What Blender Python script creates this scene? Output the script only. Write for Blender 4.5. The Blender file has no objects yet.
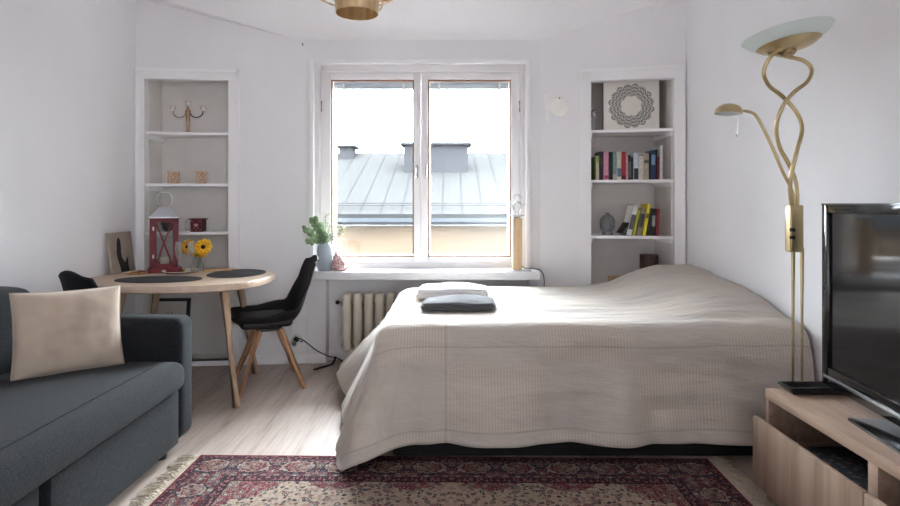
import bpy, bmesh, math, random
from mathutils import Vector, Matrix, noise
from math import pi, sin, cos, radians as R, sqrt, atan2
random.seed(7)
SC = bpy.context.scene
COL = SC.collection

# ------------------------------------------------------------------ camera, world, exposure
H = 1.2            # eye height
F = 558.0          # focal length in pixels of the 900 px wide frame
cam = bpy.data.cameras.new('camera'); camo = bpy.data.objects.new('camera', cam); COL.objects.link(camo)
camo.location = (0, 0, H); camo.rotation_euler = (pi/2, 0, 0)
cam.sensor_width = 36; cam.lens = F/900*36; cam.shift_y = -49/900; cam.clip_start = .02; cam.clip_end = 300
SC.camera = camo
W = bpy.data.worlds.new('overcast_sky'); SC.world = W; W.use_nodes = True
WORLD_STRENGTH = 6.2
GLOW = 8.5               # bright patch of thin cloud before the sun
SUN_DIR = Vector((.30, .78, .60)).normalized()
#      # at the horizon; an overcast sky is about three times brighter overhead
_n = W.node_tree.nodes; _n['Background'].inputs['Color'].default_value = (.875, .94, 1, 1); _n['Background'].inputs['Strength'].default_value = WORLD_STRENGTH
_t = W.node_tree; _c = _t.nodes.new('ShaderNodeTexCoord'); _s = _t.nodes.new('ShaderNodeSeparateXYZ'); _t.links.new(_c.outputs['Generated'], _s.inputs[0])
_a = _t.nodes.new('ShaderNodeMath'); _a.operation = 'MULTIPLY_ADD'; _a.use_clamp = False; _t.links.new(_s.outputs[2], _a.inputs[0]); _a.inputs[1].default_value = WORLD_STRENGTH*2.6; _a.inputs[2].default_value = WORLD_STRENGTH
_b = _t.nodes.new('ShaderNodeMath'); _b.operation = 'MAXIMUM'; _t.links.new(_a.outputs[0], _b.inputs[0]); _b.inputs[1].default_value = 1.0
_d = _t.nodes.new('ShaderNodeVectorMath'); _d.operation = 'DOT_PRODUCT'; _t.links.new(_c.outputs['Generated'], _d.inputs[0]); _d.inputs[1].default_value = SUN_DIR
_m = _t.nodes.new('ShaderNodeMath'); _m.operation = 'MAXIMUM'; _t.links.new(_d.outputs['Value'], _m.inputs[0]); _m.inputs[1].default_value = 0
_p = _t.nodes.new('ShaderNodeMath'); _p.operation = 'POWER'; _t.links.new(_m.outputs[0], _p.inputs[0]); _p.inputs[1].default_value = 7
_g = _t.nodes.new('ShaderNodeMath'); _g.operation = 'MULTIPLY_ADD'; _t.links.new(_p.outputs[0], _g.inputs[0]); _g.inputs[1].default_value = GLOW; _t.links.new(_b.outputs[0], _g.inputs[2])
_t.links.new(_g.outputs[0], _t.nodes['Background'].inputs['Strength'])
SC.view_settings.view_transform = 'Standard'; SC.view_settings.look = 'None'; SC.view_settings.gamma = 1
SC.view_settings.exposure = 2.2
SC.view_settings.use_curve_mapping = False
SC.cycles.diffuse_bounces = 8; SC.cycles.glossy_bounces = 6; SC.cycles.transparent_max_bounces = 16; SC.cycles.max_bounces = 16
def portal(loc, rot, sx, sy):
    l = bpy.data.lights.new('window_portal', 'AREA'); l.shape = 'RECTANGLE'; l.size = sx; l.size_y = sy
    l.cycles.is_portal = True
    o = bpy.data.objects.new('window_portal', l); COL.objects.link(o); o.location = loc; o.rotation_euler = rot
portal((-.226, 4.62, 1.5), (-pi/2, 0, 0), 1.7, 1.62)     # the window in view
portal((1.9, -2.7, 1.55), (0, pi/2, 0), 1.3, 1.5)       # unseen window behind the camera, added for fill light

def at(px, py, Y): return Vector(((px-450)/F*Y, Y, H-(py-204)/F*Y))

# ------------------------------------------------------------------ materials
MATS = {}
def nodes(name):
    m = bpy.data.materials.new(name); m.use_nodes = True
    nt = m.node_tree; b = nt.nodes['Principled BSDF']
    return m, nt, b
def c4(c):
    return (c[0], c[1], c[2], 1)
def srgb(r, g, b):
    f = lambda v: (v/255/12.92) if v/255 <= .04045 else ((v/255+.055)/1.055)**2.4
    return (f(r), f(g), f(b))
def N(nt, t, **kw):
    n = nt.nodes.new(t)
    for k, v in kw.items(): setattr(n, k, v)
    return n
def setin(nt, sock, v):
    if hasattr(v, 'default_value') or v.__class__.__name__.startswith('NodeSocket'): nt.links.new(v, sock)
    else: sock.default_value = v
def mth(nt, op, a, b=None, c=None, clamp=False):
    n = N(nt, 'ShaderNodeMath', operation=op); n.use_clamp = clamp
    setin(nt, n.inputs[0], a)
    if b is not None: setin(nt, n.inputs[1], b)
    if c is not None: setin(nt, n.inputs[2], c)
    return n.outputs[0]
def mixc(nt, f, a, b):
    n = N(nt, 'ShaderNodeMix', data_type='RGBA')
    setin(nt, n.inputs[0], f)
    for s, v in ((n.inputs[6], a), (n.inputs[7], b)):
        if isinstance(v, tuple): s.default_value = c4(v)
        else: nt.links.new(v, s)
    return n.outputs[2]
def coords(nt, kind='Object', scale=(1, 1, 1)):
    t = N(nt, 'ShaderNodeTexCoord'); mp = N(nt, 'ShaderNodeMapping'); nt.links.new(t.outputs[kind], mp.inputs[0]); mp.inputs['Scale'].default_value = scale
    return mp.outputs[0]
def ntex(nt, vec, scale, detail=3, rough=.5):
    n = N(nt, 'ShaderNodeTexNoise'); nt.links.new(vec, n.inputs['Vector']); n.inputs['Scale'].default_value = scale; n.inputs['Detail'].default_value = detail; n.inputs['Roughness'].default_value = rough
    return n.outputs[0]
def ramp(nt, v, stops):
    n = N(nt, 'ShaderNodeValToRGB'); nt.links.new(v, n.inputs[0]); e = n.color_ramp.elements
    while len(e) < len(stops): e.new(.5)
    for i, (p, c) in enumerate(stops):
        e[i].position = p; e[i].color = c4(c) if len(c) == 3 else c
    return n.outputs[0]
def bumpn(nt, b, h, strength, dist=.01):
    n = N(nt, 'ShaderNodeBump'); nt.links.new(h, n.inputs['Height']); n.inputs['Strength'].default_value = strength; n.inputs['Distance'].default_value = dist
    nt.links.new(n.outputs[0], b.inputs['Normal'])
def mat(name, c1, c2=None, rough=.6, metal=0, scale=12, bump=0, bscale=None, stretch=(1, 1, 1), spec=.5, coat=0, sheen=0, lo=.35, hi=.65, detail=3):
    if name in MATS: return MATS[name]
    m, nt, b = nodes(name)
    b.inputs['Roughness'].default_value = rough; b.inputs['Metallic'].default_value = metal; b.inputs['Specular IOR Level'].default_value = spec
    b.inputs['Coat Weight'].default_value = coat; b.inputs['Sheen Weight'].default_value = sheen
    v = coords(nt, 'Object', stretch)
    if c2 is None: c2 = tuple(x*.93 for x in c1)
    n = ntex(nt, v, scale, detail)
    nt.links.new(ramp(nt, n, [(lo, c1), (hi, c2)]), b.inputs['Base Color'])
    if bump: bumpn(nt, b, ntex(nt, v, bscale or scale*4, 4), bump, .004)
    MATS[name] = m
    return m
def glassmat(name, tint=(1, 1, 1), gl=.06, rough=.0):
    m = bpy.data.materials.new(name); m.use_nodes = True; nt = m.node_tree; nt.nodes.clear()
    o = N(nt, 'ShaderNodeOutputMaterial'); t = N(nt, 'ShaderNodeBsdfTransparent'); g = N(nt, 'ShaderNodeBsdfGlossy'); x = N(nt, 'ShaderNodeMixShader'); l = N(nt, 'ShaderNodeLayerWeight')
    t.inputs[0].default_value = c4(tint); g.inputs['Roughness'].default_value = rough; l.inputs[0].default_value = .25
    f = mth(nt, 'MULTIPLY_ADD', l.outputs['Fresnel'], .7, gl, clamp=True)
    nt.links.new(f, x.inputs[0]); nt.links.new(t.outputs[0], x.inputs[1]); nt.links.new(g.outputs[0], x.inputs[2]); nt.links.new(x.outputs[0], o.inputs[0])
    return m

WALL = mat('wall_paint', srgb(234, 233, 235), srgb(230, 229, 231), rough=.85, scale=2, bump=.25, bscale=60, stretch=(1, 1, .6))
CEIL = mat('ceiling_paint', srgb(240, 239, 241), srgb(237, 236, 238), rough=.9, scale=2, bump=.5, bscale=45)
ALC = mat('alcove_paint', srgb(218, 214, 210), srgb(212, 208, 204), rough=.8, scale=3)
TRIM = mat('white_trim_paint', srgb(240, 239, 240), srgb(236, 235, 236), rough=.45, scale=3)
WFRAME = mat('window_frame_paint', srgb(238, 235, 235), srgb(232, 229, 229), rough=.4, scale=4)
WEDGE = mat('brown_glazing_edge', srgb(150, 112, 84), srgb(128, 92, 68), rough=.6, scale=30)
SILL = mat('sill_paint', srgb(238, 238, 240), rough=.35, scale=3)
PANE = glassmat('window_glass', (.97, .98, .98), .02)
CLEAR = glassmat('clear_glass', (.93, .95, .95), .06)
BRASS = mat('brushed_brass', srgb(196, 178, 140), srgb(176, 156, 116), rough=.3, metal=1, scale=8)
GOLD = mat('brushed_gold', srgb(226, 202, 162), srgb(200, 172, 130), rough=.42, metal=1, scale=6, stretch=(6, 6, .4))
CHROME = mat('chrome', srgb(200, 200, 204), rough=.15, metal=1)
STEEL = mat('galvanised_steel', srgb(196, 200, 204), srgb(176, 180, 184), rough=.42, metal=.6, scale=14)
BLACKM = mat('black_metal', srgb(22, 22, 23), rough=.4)
BLACKP = mat('black_plastic', srgb(20, 20, 21), srgb(16, 16, 17), rough=.42, scale=5)
WHITEP = mat('white_plastic', srgb(228, 228, 226), rough=.4)
SOFA = mat('charcoal_sofa_fabric', srgb(38, 40, 43), srgb(20, 21, 23), rough=.95, scale=110, bump=.5, bscale=200, detail=5, lo=.3, hi=.7, spec=.2, sheen=.05)
PILLOWM = mat('beige_pillow_velvet', srgb(182, 166, 150), srgb(168, 152, 137), rough=.9, scale=7, bump=.15, bscale=300, sheen=.2, spec=.2)
OAK = mat('oak_legs', srgb(186, 146, 112), srgb(164, 122, 90), rough=.5, scale=14, stretch=(6, 6, .5))
TOPW = mat('washed_oak_tabletop', srgb(206, 184, 164), srgb(190, 166, 145), rough=.42, scale=7, stretch=(.5, 8, 1))
TLEG = mat('washed_oak_table_legs', srgb(196, 168, 142), srgb(180, 150, 124), rough=.5, scale=12, stretch=(6, 6, .4))
BENCHX = mat('striped_ash_veneer', srgb(164, 138, 120), srgb(142, 117, 99), rough=.5, scale=9, stretch=(4, .35, 4), detail=5)
SHELL = mat('black_chair_shell', srgb(24, 24, 26), srgb(20, 20, 22), rough=.7, spec=.3, scale=6)
PAD = mat('black_leatherette', srgb(22, 22, 24), srgb(18, 18, 20), rough=.55, scale=20, bump=.2)
MATG = mat('charcoal_placemat_felt', srgb(66, 66, 70), srgb(56, 56, 60), rough=.9, scale=150, bump=.4, bscale=400)
REDP = mat('red_lantern_paint', srgb(116, 16, 28), srgb(98, 12, 23), rough=.55, scale=10)
RADM = mat('cream_radiator_enamel', srgb(226, 218, 202), srgb(218, 209, 192), rough=.4, scale=5)
CONC = mat('grey_stone', srgb(126, 128, 130), srgb(104, 106, 108), rough=.85, scale=20, bump=.3)
TOWW = mat('white_towel_terry', srgb(228, 225, 224), srgb(220, 217, 216), rough=1, scale=150, bump=.9, bscale=350, sheen=.3, spec=.1)
TOWG = mat('charcoal_towel_terry', srgb(92, 91, 94), srgb(78, 77, 80), rough=1, scale=150, bump=.9, bscale=350, sheen=.2, spec=.1)
BASE_SHADE = mat('bed_base_shade_black', srgb(16, 15, 15), rough=.95, scale=60)
FROST = None

def floor_mat():
    m, nt, b = nodes('laminate_floor')
    tc = N(nt, 'ShaderNodeTexCoord'); mp = N(nt, 'ShaderNodeMapping'); nt.links.new(tc.outputs['Object'], mp.inputs[0]); mp.inputs['Rotation'].default_value = (0, 0, pi/2)
    br = N(nt, 'ShaderNodeTexBrick'); nt.links.new(mp.outputs[0], br.inputs[0])
    br.inputs['Scale'].default_value = 1; br.inputs['Brick Width'].default_value = 1.28; br.inputs['Row Height'].default_value = .19
    br.inputs['Mortar Size'].default_value = .0012; br.inputs['Color1'].default_value = c4((.35, .35, .35)); br.inputs['Color2'].default_value = c4((.65, .65, .65)); br.inputs['Mortar'].default_value = c4((.0, .0, .0)); br.offset = .37
    v = coords(nt, 'Object', (9, .8, 1))
    n1 = ntex(nt, v, 1.3, 5, .6); v2 = coords(nt, 'Object', (30, 1.4, 1)); n2 = ntex(nt, v2, 2.2, 4, .6)
    s = mth(nt, 'ADD', mth(nt, 'MULTIPLY', n1, .65), mth(nt, 'MULTIPLY', n2, .35))
    col = ramp(nt, s, [(.34, srgb(132, 114, 102)), (.47, srgb(174, 158, 148)), (.6, srgb(192, 178, 170))])
    bw = N(nt, 'ShaderNodeRGBToBW'); nt.links.new(br.outputs['Color'], bw.inputs[0])
    col2 = mixc(nt, mth(nt, 'MULTIPLY_ADD', bw.outputs[0], -.5, .42, clamp=True), col, srgb(148, 130, 118))
    nt.links.new(col2, b.inputs['Base Color']); b.inputs['Roughness'].default_value = .42
    bumpn(nt, b, n2, .05, .002)
    return m
FLOOR = floor_mat()

def rug_mat():
    m, nt, b = nodes('persian_rug_wool')
    tc = N(nt, 'ShaderNodeTexCoord'); sp = N(nt, 'ShaderNodeSeparateXYZ'); nt.links.new(tc.outputs['Object'], sp.inputs[0])
    x, y = sp.outputs[0], sp.outputs[1]
    ax, ay = mth(nt, 'ABSOLUTE', x), mth(nt, 'ABSOLUTE', y)
    dx, dy = mth(nt, 'SUBTRACT', 1.195, ax), mth(nt, 'SUBTRACT', .86, ay)
    d = mth(nt, 'MINIMUM', dx, dy)
    # mirrored coordinates make the pattern symmetrical as woven ones are
    cb = N(nt, 'ShaderNodeCombineXYZ'); nt.links.new(mth(nt, 'PINGPONG', x, .2), cb.inputs[0]); nt.links.new(mth(nt, 'PINGPONG', y, .215), cb.inputs[1])
    cf = N(nt, 'ShaderNodeCombineXYZ'); nt.links.new(ax, cf.inputs[0]); nt.links.new(ay, cf.inputs[1])
    def vor(vec, sc, feat='F1'):
        v = N(nt, 'ShaderNodeTexVoronoi', feature=feat); nt.links.new(vec, v.inputs['Vector']); v.inputs['Scale'].default_value = sc; return v
    def warp(vec, sc, amt):
        n = N(nt, 'ShaderNodeTexNoise'); nt.links.new(vec, n.inputs['Vector']); n.inputs['Scale'].default_value = sc
        a = N(nt, 'ShaderNodeVectorMath', operation='SCALE'); nt.links.new(n.outputs['Color'], a.inputs[0]); a.inputs['Scale'].default_value = amt
        s = N(nt, 'ShaderNodeVectorMath', operation='ADD'); nt.links.new(vec, s.inputs[0]); nt.links.new(a.outputs[0], s.inputs[1]); return s.outputs[0]
    wb = warp(cb.outputs[0], 14, .03); wf = warp(cf.outputs[0], 14, .03)
    NAVY, MAR, CRM, ROSE, DGR, TAN, BEI = srgb(46, 46, 60), srgb(112, 44, 58), srgb(186, 172, 160), srgb(158, 118, 118), srgb(82, 86, 92), srgb(158, 126, 106), srgb(186, 168, 146)
    def floral(vec, sc, ground, stops, speck=.7):
        v = vor(vec, sc); v2 = vor(vec, sc*2.3); e = vor(vec, sc*1.0, 'DISTANCE_TO_EDGE')
        col = ramp(nt, v.outputs['Distance'], stops)
        bw = N(nt, 'ShaderNodeSeparateColor'); nt.links.new(v2.outputs['Color'], bw.inputs[0])
        sprig = mth(nt, 'LESS_THAN', v2.outputs['Distance'], .43)
        v3 = vor(vec, sc*4.2); b3 = N(nt, 'ShaderNodeSeparateColor'); nt.links.new(v3.outputs['Color'], b3.inputs[0])
        pick3 = ramp(nt, b3.outputs[1], [(0, CRM), (.28, NAVY), (.5, MAR), (.72, ROSE), (.88, DGR)])
        pick = ramp(nt, bw.outputs[0], [(0, NAVY), (.3, MAR), (.5, TAN), (.7, DGR), (.9, ROSE)])
        pn = pick.node; pn.color_ramp.interpolation = 'CONSTANT'
        back = mixc(nt, mth(nt, 'MULTIPLY', mth(nt, 'LESS_THAN', v3.outputs['Distance'], .42), speck), ground, pick3)
        back = mixc(nt, mth(nt, 'MULTIPLY', sprig, .85), back, pick)
        fl = mth(nt, 'LESS_THAN', v.outputs['Distance'], stops[-1][0])
        o = mixc(nt, fl, back, col)
        return mixc(nt, mth(nt, 'MULTIPLY', mth(nt, 'LESS_THAN', e.outputs['Distance'], .035), .5), o, ROSE)
    border = floral(wb, 22, srgb(104, 26, 40), [(.0, MAR), (.1, CRM), (.2, NAVY), (.28, TAN), (.36, DGR), (.42, NAVY)])
    field = floral(wf, 21, BEI, [(.0, TAN), (.09, MAR), (.16, BEI), (.22, NAVY), (.27, DGR), (.3, BEI)], .3)
    corner = floral(wf, 28, srgb(120, 44, 52), [(.0, NAVY), (.12, CRM), (.22, NAVY), (.3, TAN), (.38, ROSE), (.42, MAR)])
    for nn in nt.nodes:
        if nn.bl_idname == 'ShaderNodeValToRGB': nn.color_ramp.interpolation = 'CONSTANT'
    guard = mixc(nt, mth(nt, 'GREATER_THAN', vor(cb.outputs[0], 70).outputs['Distance'], .45), srgb(150, 100, 98), srgb(66, 34, 46))
    # medallions in the main border
    mx = mth(nt, 'MULTIPLY', mth(nt, 'SUBTRACT', mth(nt, 'PINGPONG', x, .2), .1), .72); my = mth(nt, 'SUBTRACT', dy, .115)
    mr1 = mth(nt, 'SQRT', mth(nt, 'ADD', mth(nt, 'MULTIPLY', mx, mx), mth(nt, 'MULTIPLY', my, my)))
    mx2 = mth(nt, 'SUBTRACT', dx, .115); my2 = mth(nt, 'SUBTRACT', mth(nt, 'PINGPONG', y, .215), .1)
    mr2 = mth(nt, 'SQRT', mth(nt, 'ADD', mth(nt, 'MULTIPLY', mx2, mx2), mth(nt, 'MULTIPLY', my2, my2)))
    mr = mth(nt, 'MINIMUM', mr1, mr2)
    mr = mth(nt, 'ADD', mr, mth(nt, 'MULTIPLY', ntex(nt, cb.outputs[0], 45, 2), .05))
    med = mixc(nt, mth(nt, 'COMPARE', mr, .085, .004), border, NAVY)
    med = mixc(nt, mth(nt, 'MULTIPLY', mth(nt, 'COMPARE', mr, .074, .004), .7), med, CRM)
    med = mixc(nt, mth(nt, 'MULTIPLY', mth(nt, 'COMPARE', mr, .05, .006), .6), med, TAN)
    med = mixc(nt, mth(nt, 'LESS_THAN', mr, .022), med, CRM)
    # spandrels: lobed edge of the field
    per = mth(nt, 'ADD', mth(nt, 'MULTIPLY', mth(nt, 'ABSOLUTE', mth(nt, 'SINE', mth(nt, 'MULTIPLY', ax, 9.5))), .075), mth(nt, 'MULTIPLY', mth(nt, 'ABSOLUTE', mth(nt, 'SINE', mth(nt, 'MULTIPLY', ay, 9.5))), .05))
    cd = mth(nt, 'ADD', mth(nt, 'MULTIPLY', dx, .55), mth(nt, 'MULTIPLY', dy, .9))   # corners reach further in
    cd = mth(nt, 'MINIMUM', cd, mth(nt, 'ADD', d, .35))
    fm = mth(nt, 'GREATER_THAN', mth(nt, 'MINIMUM', mth(nt, 'MULTIPLY', cd, .62), mth(nt, 'ADD', mth(nt, 'SUBTRACT', d, .0), .02)), mth(nt, 'ADD', per, .215))
    inner = mixc(nt, fm, corner, field)
    # white lobed patch towards the left and right ends of the field
    o = mixc(nt, mth(nt, 'LESS_THAN', d, .243), inner, guard)
    o = mixc(nt, mth(nt, 'COMPARE', d, .243, .0035), o, srgb(26, 22, 28))
    o = mixc(nt, mth(nt, 'LESS_THAN', d, .205), o, med)
    o = mixc(nt, mth(nt, 'COMPARE', d, .203, .003), o, NAVY)
    o = mixc(nt, mth(nt, 'LESS_THAN', d, .04), o, guard)
    o = mixc(nt, mth(nt, 'COMPARE', d, .04, .003), o, NAVY)
    o = mixc(nt, mth(nt, 'LESS_THAN', d, .012), o, srgb(120, 30, 44))
    hs = N(nt, 'ShaderNodeHueSaturation'); nt.links.new(o, hs.inputs['Color']); hs.inputs['Saturation'].default_value = .95; hs.inputs['Value'].default_value = .60
    nt.links.new(hs.outputs[0], b.inputs['Base Color']); b.inputs['Roughness'].default_value = .95; b.inputs['Specular IOR Level'].default_value = .15
    bumpn(nt, b, ntex(nt, tc.outputs['Object'], 220, 2), .5, .003)
    return m
RUG = rug_mat()

def cover_mat():
    m, nt, b = nodes('ribbed_linen_bedspread')
    tc = N(nt, 'ShaderNodeTexCoord'); sp = N(nt, 'ShaderNodeSeparateXYZ'); nt.links.new(tc.outputs['UV'], sp.inputs[0])
    u, v = sp.outputs[0], sp.outputs[1]
    st = mth(nt, 'MULTIPLY_ADD', mth(nt, 'SINE', mth(nt, 'MULTIPLY', u, 2*pi/.0145)), .5, .5)
    blk = mth(nt, 'MULTIPLY_ADD', mth(nt, 'SINE', mth(nt, 'MULTIPLY', u, 2*pi/.86)), 3, .5, clamp=True)
    blv = mth(nt, 'MULTIPLY_ADD', mth(nt, 'SINE', mth(nt, 'MULTIPLY', v, 2*pi/.62)), 3, .5, clamp=True)
    chk = mth(nt, 'ABSOLUTE', mth(nt, 'SUBTRACT', blk, blv))
    f = mth(nt, 'MULTIPLY', st, mth(nt, 'MULTIPLY_ADD', chk, .34, .10))
    c = mixc(nt, f, srgb(194, 184, 173), srgb(164, 150, 137))
    c = mixc(nt, mth(nt, 'MULTIPLY', mth(nt, 'SUBTRACT', 1.0, chk), .42), c, srgb(166, 161, 158))
    n = ntex(nt, tc.outputs['UV'], 5, 3)
    c = mixc(nt, mth(nt, 'MULTIPLY', n, .25), c, srgb(178, 168, 162))
    nt.links.new(c, b.inputs['Base Color']); b.inputs['Roughness'].default_value = .95; b.inputs['Specular IOR Level'].default_value = .15; b.inputs['Sheen Weight'].default_value = .15
    seam = mth(nt, 'MULTIPLY', mth(nt, 'COMPARE', mth(nt, 'PINGPONG', v, .31), .005, .006), 1.5)
    w = ntex(nt, coords(nt, 'UV', (1.2, 3.5, 1)), 3.2, 5, .55)
    seam = mth(nt, 'ADD', mth(nt, 'COMPARE', v, 2.555, .004), mth(nt, 'ADD', mth(nt, 'COMPARE', v, 2.175, .005), mth(nt, 'COMPARE', u, -.02, .005)))
    h = mth(nt, 'ADD', mth(nt, 'MULTIPLY', st, .018), mth(nt, 'ADD', mth(nt, 'MULTIPLY', w, 1.6), mth(nt, 'MULTIPLY', seam, -.22)))
    nt.links.new(mixc(nt, mth(nt, 'MULTIPLY', seam, .22, clamp=True), c, srgb(120, 108, 98)), b.inputs['Base Color'])
    bumpn(nt, b, h, .5, .02)
    return m
COVER = cover_mat()

def mandala_mat():
    m, nt, b = nodes('printed_mandala_canvas')
    tc = N(nt, 'ShaderNodeTexCoord'); sp = N(nt, 'ShaderNodeSeparateXYZ'); nt.links.new(tc.outputs['Object'], sp.inputs[0])
    x, z = sp.outputs[0], mth(nt, 'SUBTRACT', sp.outputs[2], .183)
    r = mth(nt, 'SQRT', mth(nt, 'ADD', mth(nt, 'MULTIPLY', x, x), mth(nt, 'MULTIPLY', z, z)))
    a = mth(nt, 'ARCTAN2', z, x)
    out = mth(nt, 'MULTIPLY_ADD', mth(nt, 'ABSOLUTE', mth(nt, 'SINE', mth(nt, 'MULTIPLY', a, 8))), .018, .150)
    inn = mth(nt, 'MULTIPLY_ADD', mth(nt, 'ABSOLUTE', mth(nt, 'SINE', mth(nt, 'MULTIPLY', a, 4))), .010, .068)
    ring = mth(nt, 'MULTIPLY', mth(nt, 'LESS_THAN', r, out), mth(nt, 'GREATER_THAN', r, inn))
    p1 = mth(nt, 'SINE', mth(nt, 'ADD', mth(nt, 'MULTIPLY', r, 250), mth(nt, 'MULTIPLY', mth(nt, 'ABSOLUTE', mth(nt, 'SINE', mth(nt, 'MULTIPLY', a, 8))), 5)))
    p2 = mth(nt, 'SINE', mth(nt, 'MULTIPLY', a, 24))
    pat = mth(nt, 'MULTIPLY_ADD', mth(nt, 'GREATER_THAN', mth(nt, 'MULTIPLY', p1, p2), 0), .5, .3)
    c = mixc(nt, mth(nt, 'MULTIPLY', ring, pat), srgb(226, 222, 214), srgb(72, 70, 70))
    nt.links.new(c, b.inputs['Base Color']); b.inputs['Roughness'].default_value = .9
    return m

def blinds_mat():
    return mat('grey_blind_slats', srgb(178, 182, 188), srgb(168, 172, 178), rough=.4)

def spot_mat(name, ground, c, scale, th):
    m, nt, b = nodes(name)
    v = N(nt, 'ShaderNodeTexVoronoi'); nt.links.new(coords(nt), v.inputs['Vector']); v.inputs['Scale'].default_value = scale
    nt.links.new(mixc(nt, mth(nt, 'LESS_THAN', v.outputs['Distance'], th), ground, c), b.inputs['Base Color']); b.inputs['Roughness'].default_value = .8
    return m

# ------------------------------------------------------------------ mesh helpers
def newbm(): return bmesh.new()
def xform(bm, verts, M): bmesh.ops.transform(bm, matrix=M, verts=verts)
def box(bm, a, b, bev=0, seg=2, M=None):
    r = bmesh.ops.create_cube(bm, size=1); vs = r['verts']
    for v in vs: v.co = Vector([a[i]+(v.co[i]+.5)*(b[i]-a[i]) for i in range(3)])
    if bev:
        es = list({e for v in vs for e in v.link_edges})
        q = bmesh.ops.bevel(bm, geom=es, offset=bev, segments=seg, profile=.5, affect='EDGES'); vs = list({v for f in q['faces'] for v in f.verts} | set(v for v in vs if v.is_valid))
    if M is not None: xform(bm, vs, M)
    return vs
def frame_of(d):
    d = d.normalized(); up = Vector((0, 0, 1)) if abs(d.z) < .9 else Vector((1, 0, 0))
    x = d.cross(up).normalized(); y = x.cross(d).normalized(); return x, y
def tube(bm, pts, r, seg=10, caps=True, closed=False, sq=False, twist=0):
    pts = [Vector(p) for p in pts]; n = len(pts); rings = []
    rs = r if isinstance(r, (list, tuple)) else [r]*n
    px = None
    for i, p in enumerate(pts):
        if closed: d = pts[(i+1) % n]-pts[i-1]
        else: d = pts[min(i+1, n-1)]-pts[max(i-1, 0)]
        x, y = frame_of(d)
        if px is not None:
            x = (px-d.normalized()*px.dot(d.normalized())).normalized(); y = d.normalized().cross(x).normalized()
        px = x
        ring = []
        for k in range(seg):
            a = 2*pi*k/seg+twist; ca, sa = cos(a), sin(a)
            ring.append(bm.verts.new(p+(x*ca+y*sa)*rs[i]))
        rings.append(ring)
    m = n if closed else n-1
    for i in range(m):
        A, B = rings[i], rings[(i+1) % n]
        for k in range(seg): bm.faces.new((A[k], A[(k+1) % seg], B[(k+1) % seg], B[k]))
    if caps and not closed:
        bm.faces.new(rings[0][::-1]); bm.faces.new(rings[-1])
    return [v for q in rings for v in q]
def spline(pts, n=8):
    pts = [Vector(p) for p in pts]; out = []
    P = [pts[0]*2-pts[1]]+pts+[pts[-1]*2-pts[-2]]
    for i in range(1, len(P)-2):
        for k in range(n):
            t = k/n; a, b, c, d = P[i-1], P[i], P[i+1], P[i+2]
            out.append(.5*((2*b)+(c-a)*t+(2*a-5*b+4*c-d)*t*t+(3*b-a-3*c+d)*t**3))
    out.append(pts[-1]); return out
def lathe(bm, prof, seg=32, M=None, cap0=True, cap1=True):
    rings = []; vs = []
    for r, z in prof:
        ring = [bm.verts.new((r*cos(2*pi*k/seg), r*sin(2*pi*k/seg), z)) for k in range(seg)]; rings.append(ring); vs += ring
    for A, B in zip(rings, rings[1:]):
        for k in range(seg): bm.faces.new((A[k], A[(k+1) % seg], B[(k+1) % seg], B[k]))
    if cap0: bm.faces.new(rings[0][::-1])
    if cap1: bm.faces.new(rings[-1])
    if M is not None: xform(bm, vs, M)
    return vs
def sphere(bm, c, r, u=16, v=10, sc=(1, 1, 1), M=None):
    q = bmesh.ops.create_uvsphere(bm, u_segments=u, v_segments=v, radius=r)['verts']
    for k in q: k.co = Vector((k.co.x*sc[0]+c[0], k.co.y*sc[1]+c[1], k.co.z*sc[2]+c[2]))
    if M is not None: xform(bm, q, M)
    return q
def prism(bm, poly, z0, z1):
    a = [bm.verts.new((x, y, z0)) for x, y in poly]; b = [bm.verts.new((x, y, z1)) for x, y in poly]; n = len(poly)
    bm.faces.new(a[::-1]); bm.faces.new(b)
    for i in range(n): bm.faces.new((a[i], a[(i+1) % n], b[(i+1) % n], b[i]))
    return a+b
def rgrid(bm, a, b, r, n=(8, 8, 4), bulge=(0, 0, 0), wob=0, seed=0):
    """soft rounded block with bulging faces"""
    a, b = Vector(a), Vector(b); c = (a+b)/2; hd = (b-a)/2
    def ax(i):
        h = hd[i]; k = 4; e = [-h + r*(1-cos(pi/2*j/k)) for j in range(k)]
        m = [-h+r+(2*h-2*r)*j/n[i] for j in range(n[i]+1)]
        return e+m+[-x for x in e[::-1]]
    A = [ax(i) for i in range(3)]; vs = []
    for i in range(3):
        j, k = (i+1) % 3, (i+2) % 3
        for s in (-1, 1):
            g = []
            for p in A[j]:
                row = []
                for q in A[k]:
                    v = [0, 0, 0]; v[i] = s*hd[i]; v[j] = p; v[k] = q
                    row.append(bm.verts.new(v))
                g.append(row)
            for x in range(len(g)-1):
                for y in range(len(g[0])-1):
                    f = (g[x][y], g[x+1][y], g[x+1][y+1], g[x][y+1]); bm.faces.new(f if s > 0 else f[::-1])
            vs += [v for row in g for v in row]
    for v in vs:
        p = v.co; q = Vector([max(-hd[i]+r, min(hd[i]-r, p[i])) for i in range(3)]); d = p-q
        if d.length > 1e-9: p = q+d.normalized()*r
        t = Vector([p[i]/hd[i] for i in range(3)])
        o = Vector([bulge[i]*t[i]*(1-t[(i+1) % 3]**2)*(1-t[(i+2) % 3]**2) for i in range(3)])
        w = noise.noise(p*6+Vector((seed, seed, 0)))*wob if wob else 0
        v.co = c+p+o+(p.normalized()*w if wob else Vector())
    bmesh.ops.remove_doubles(bm, verts=vs, dist=1e-5)
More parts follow.
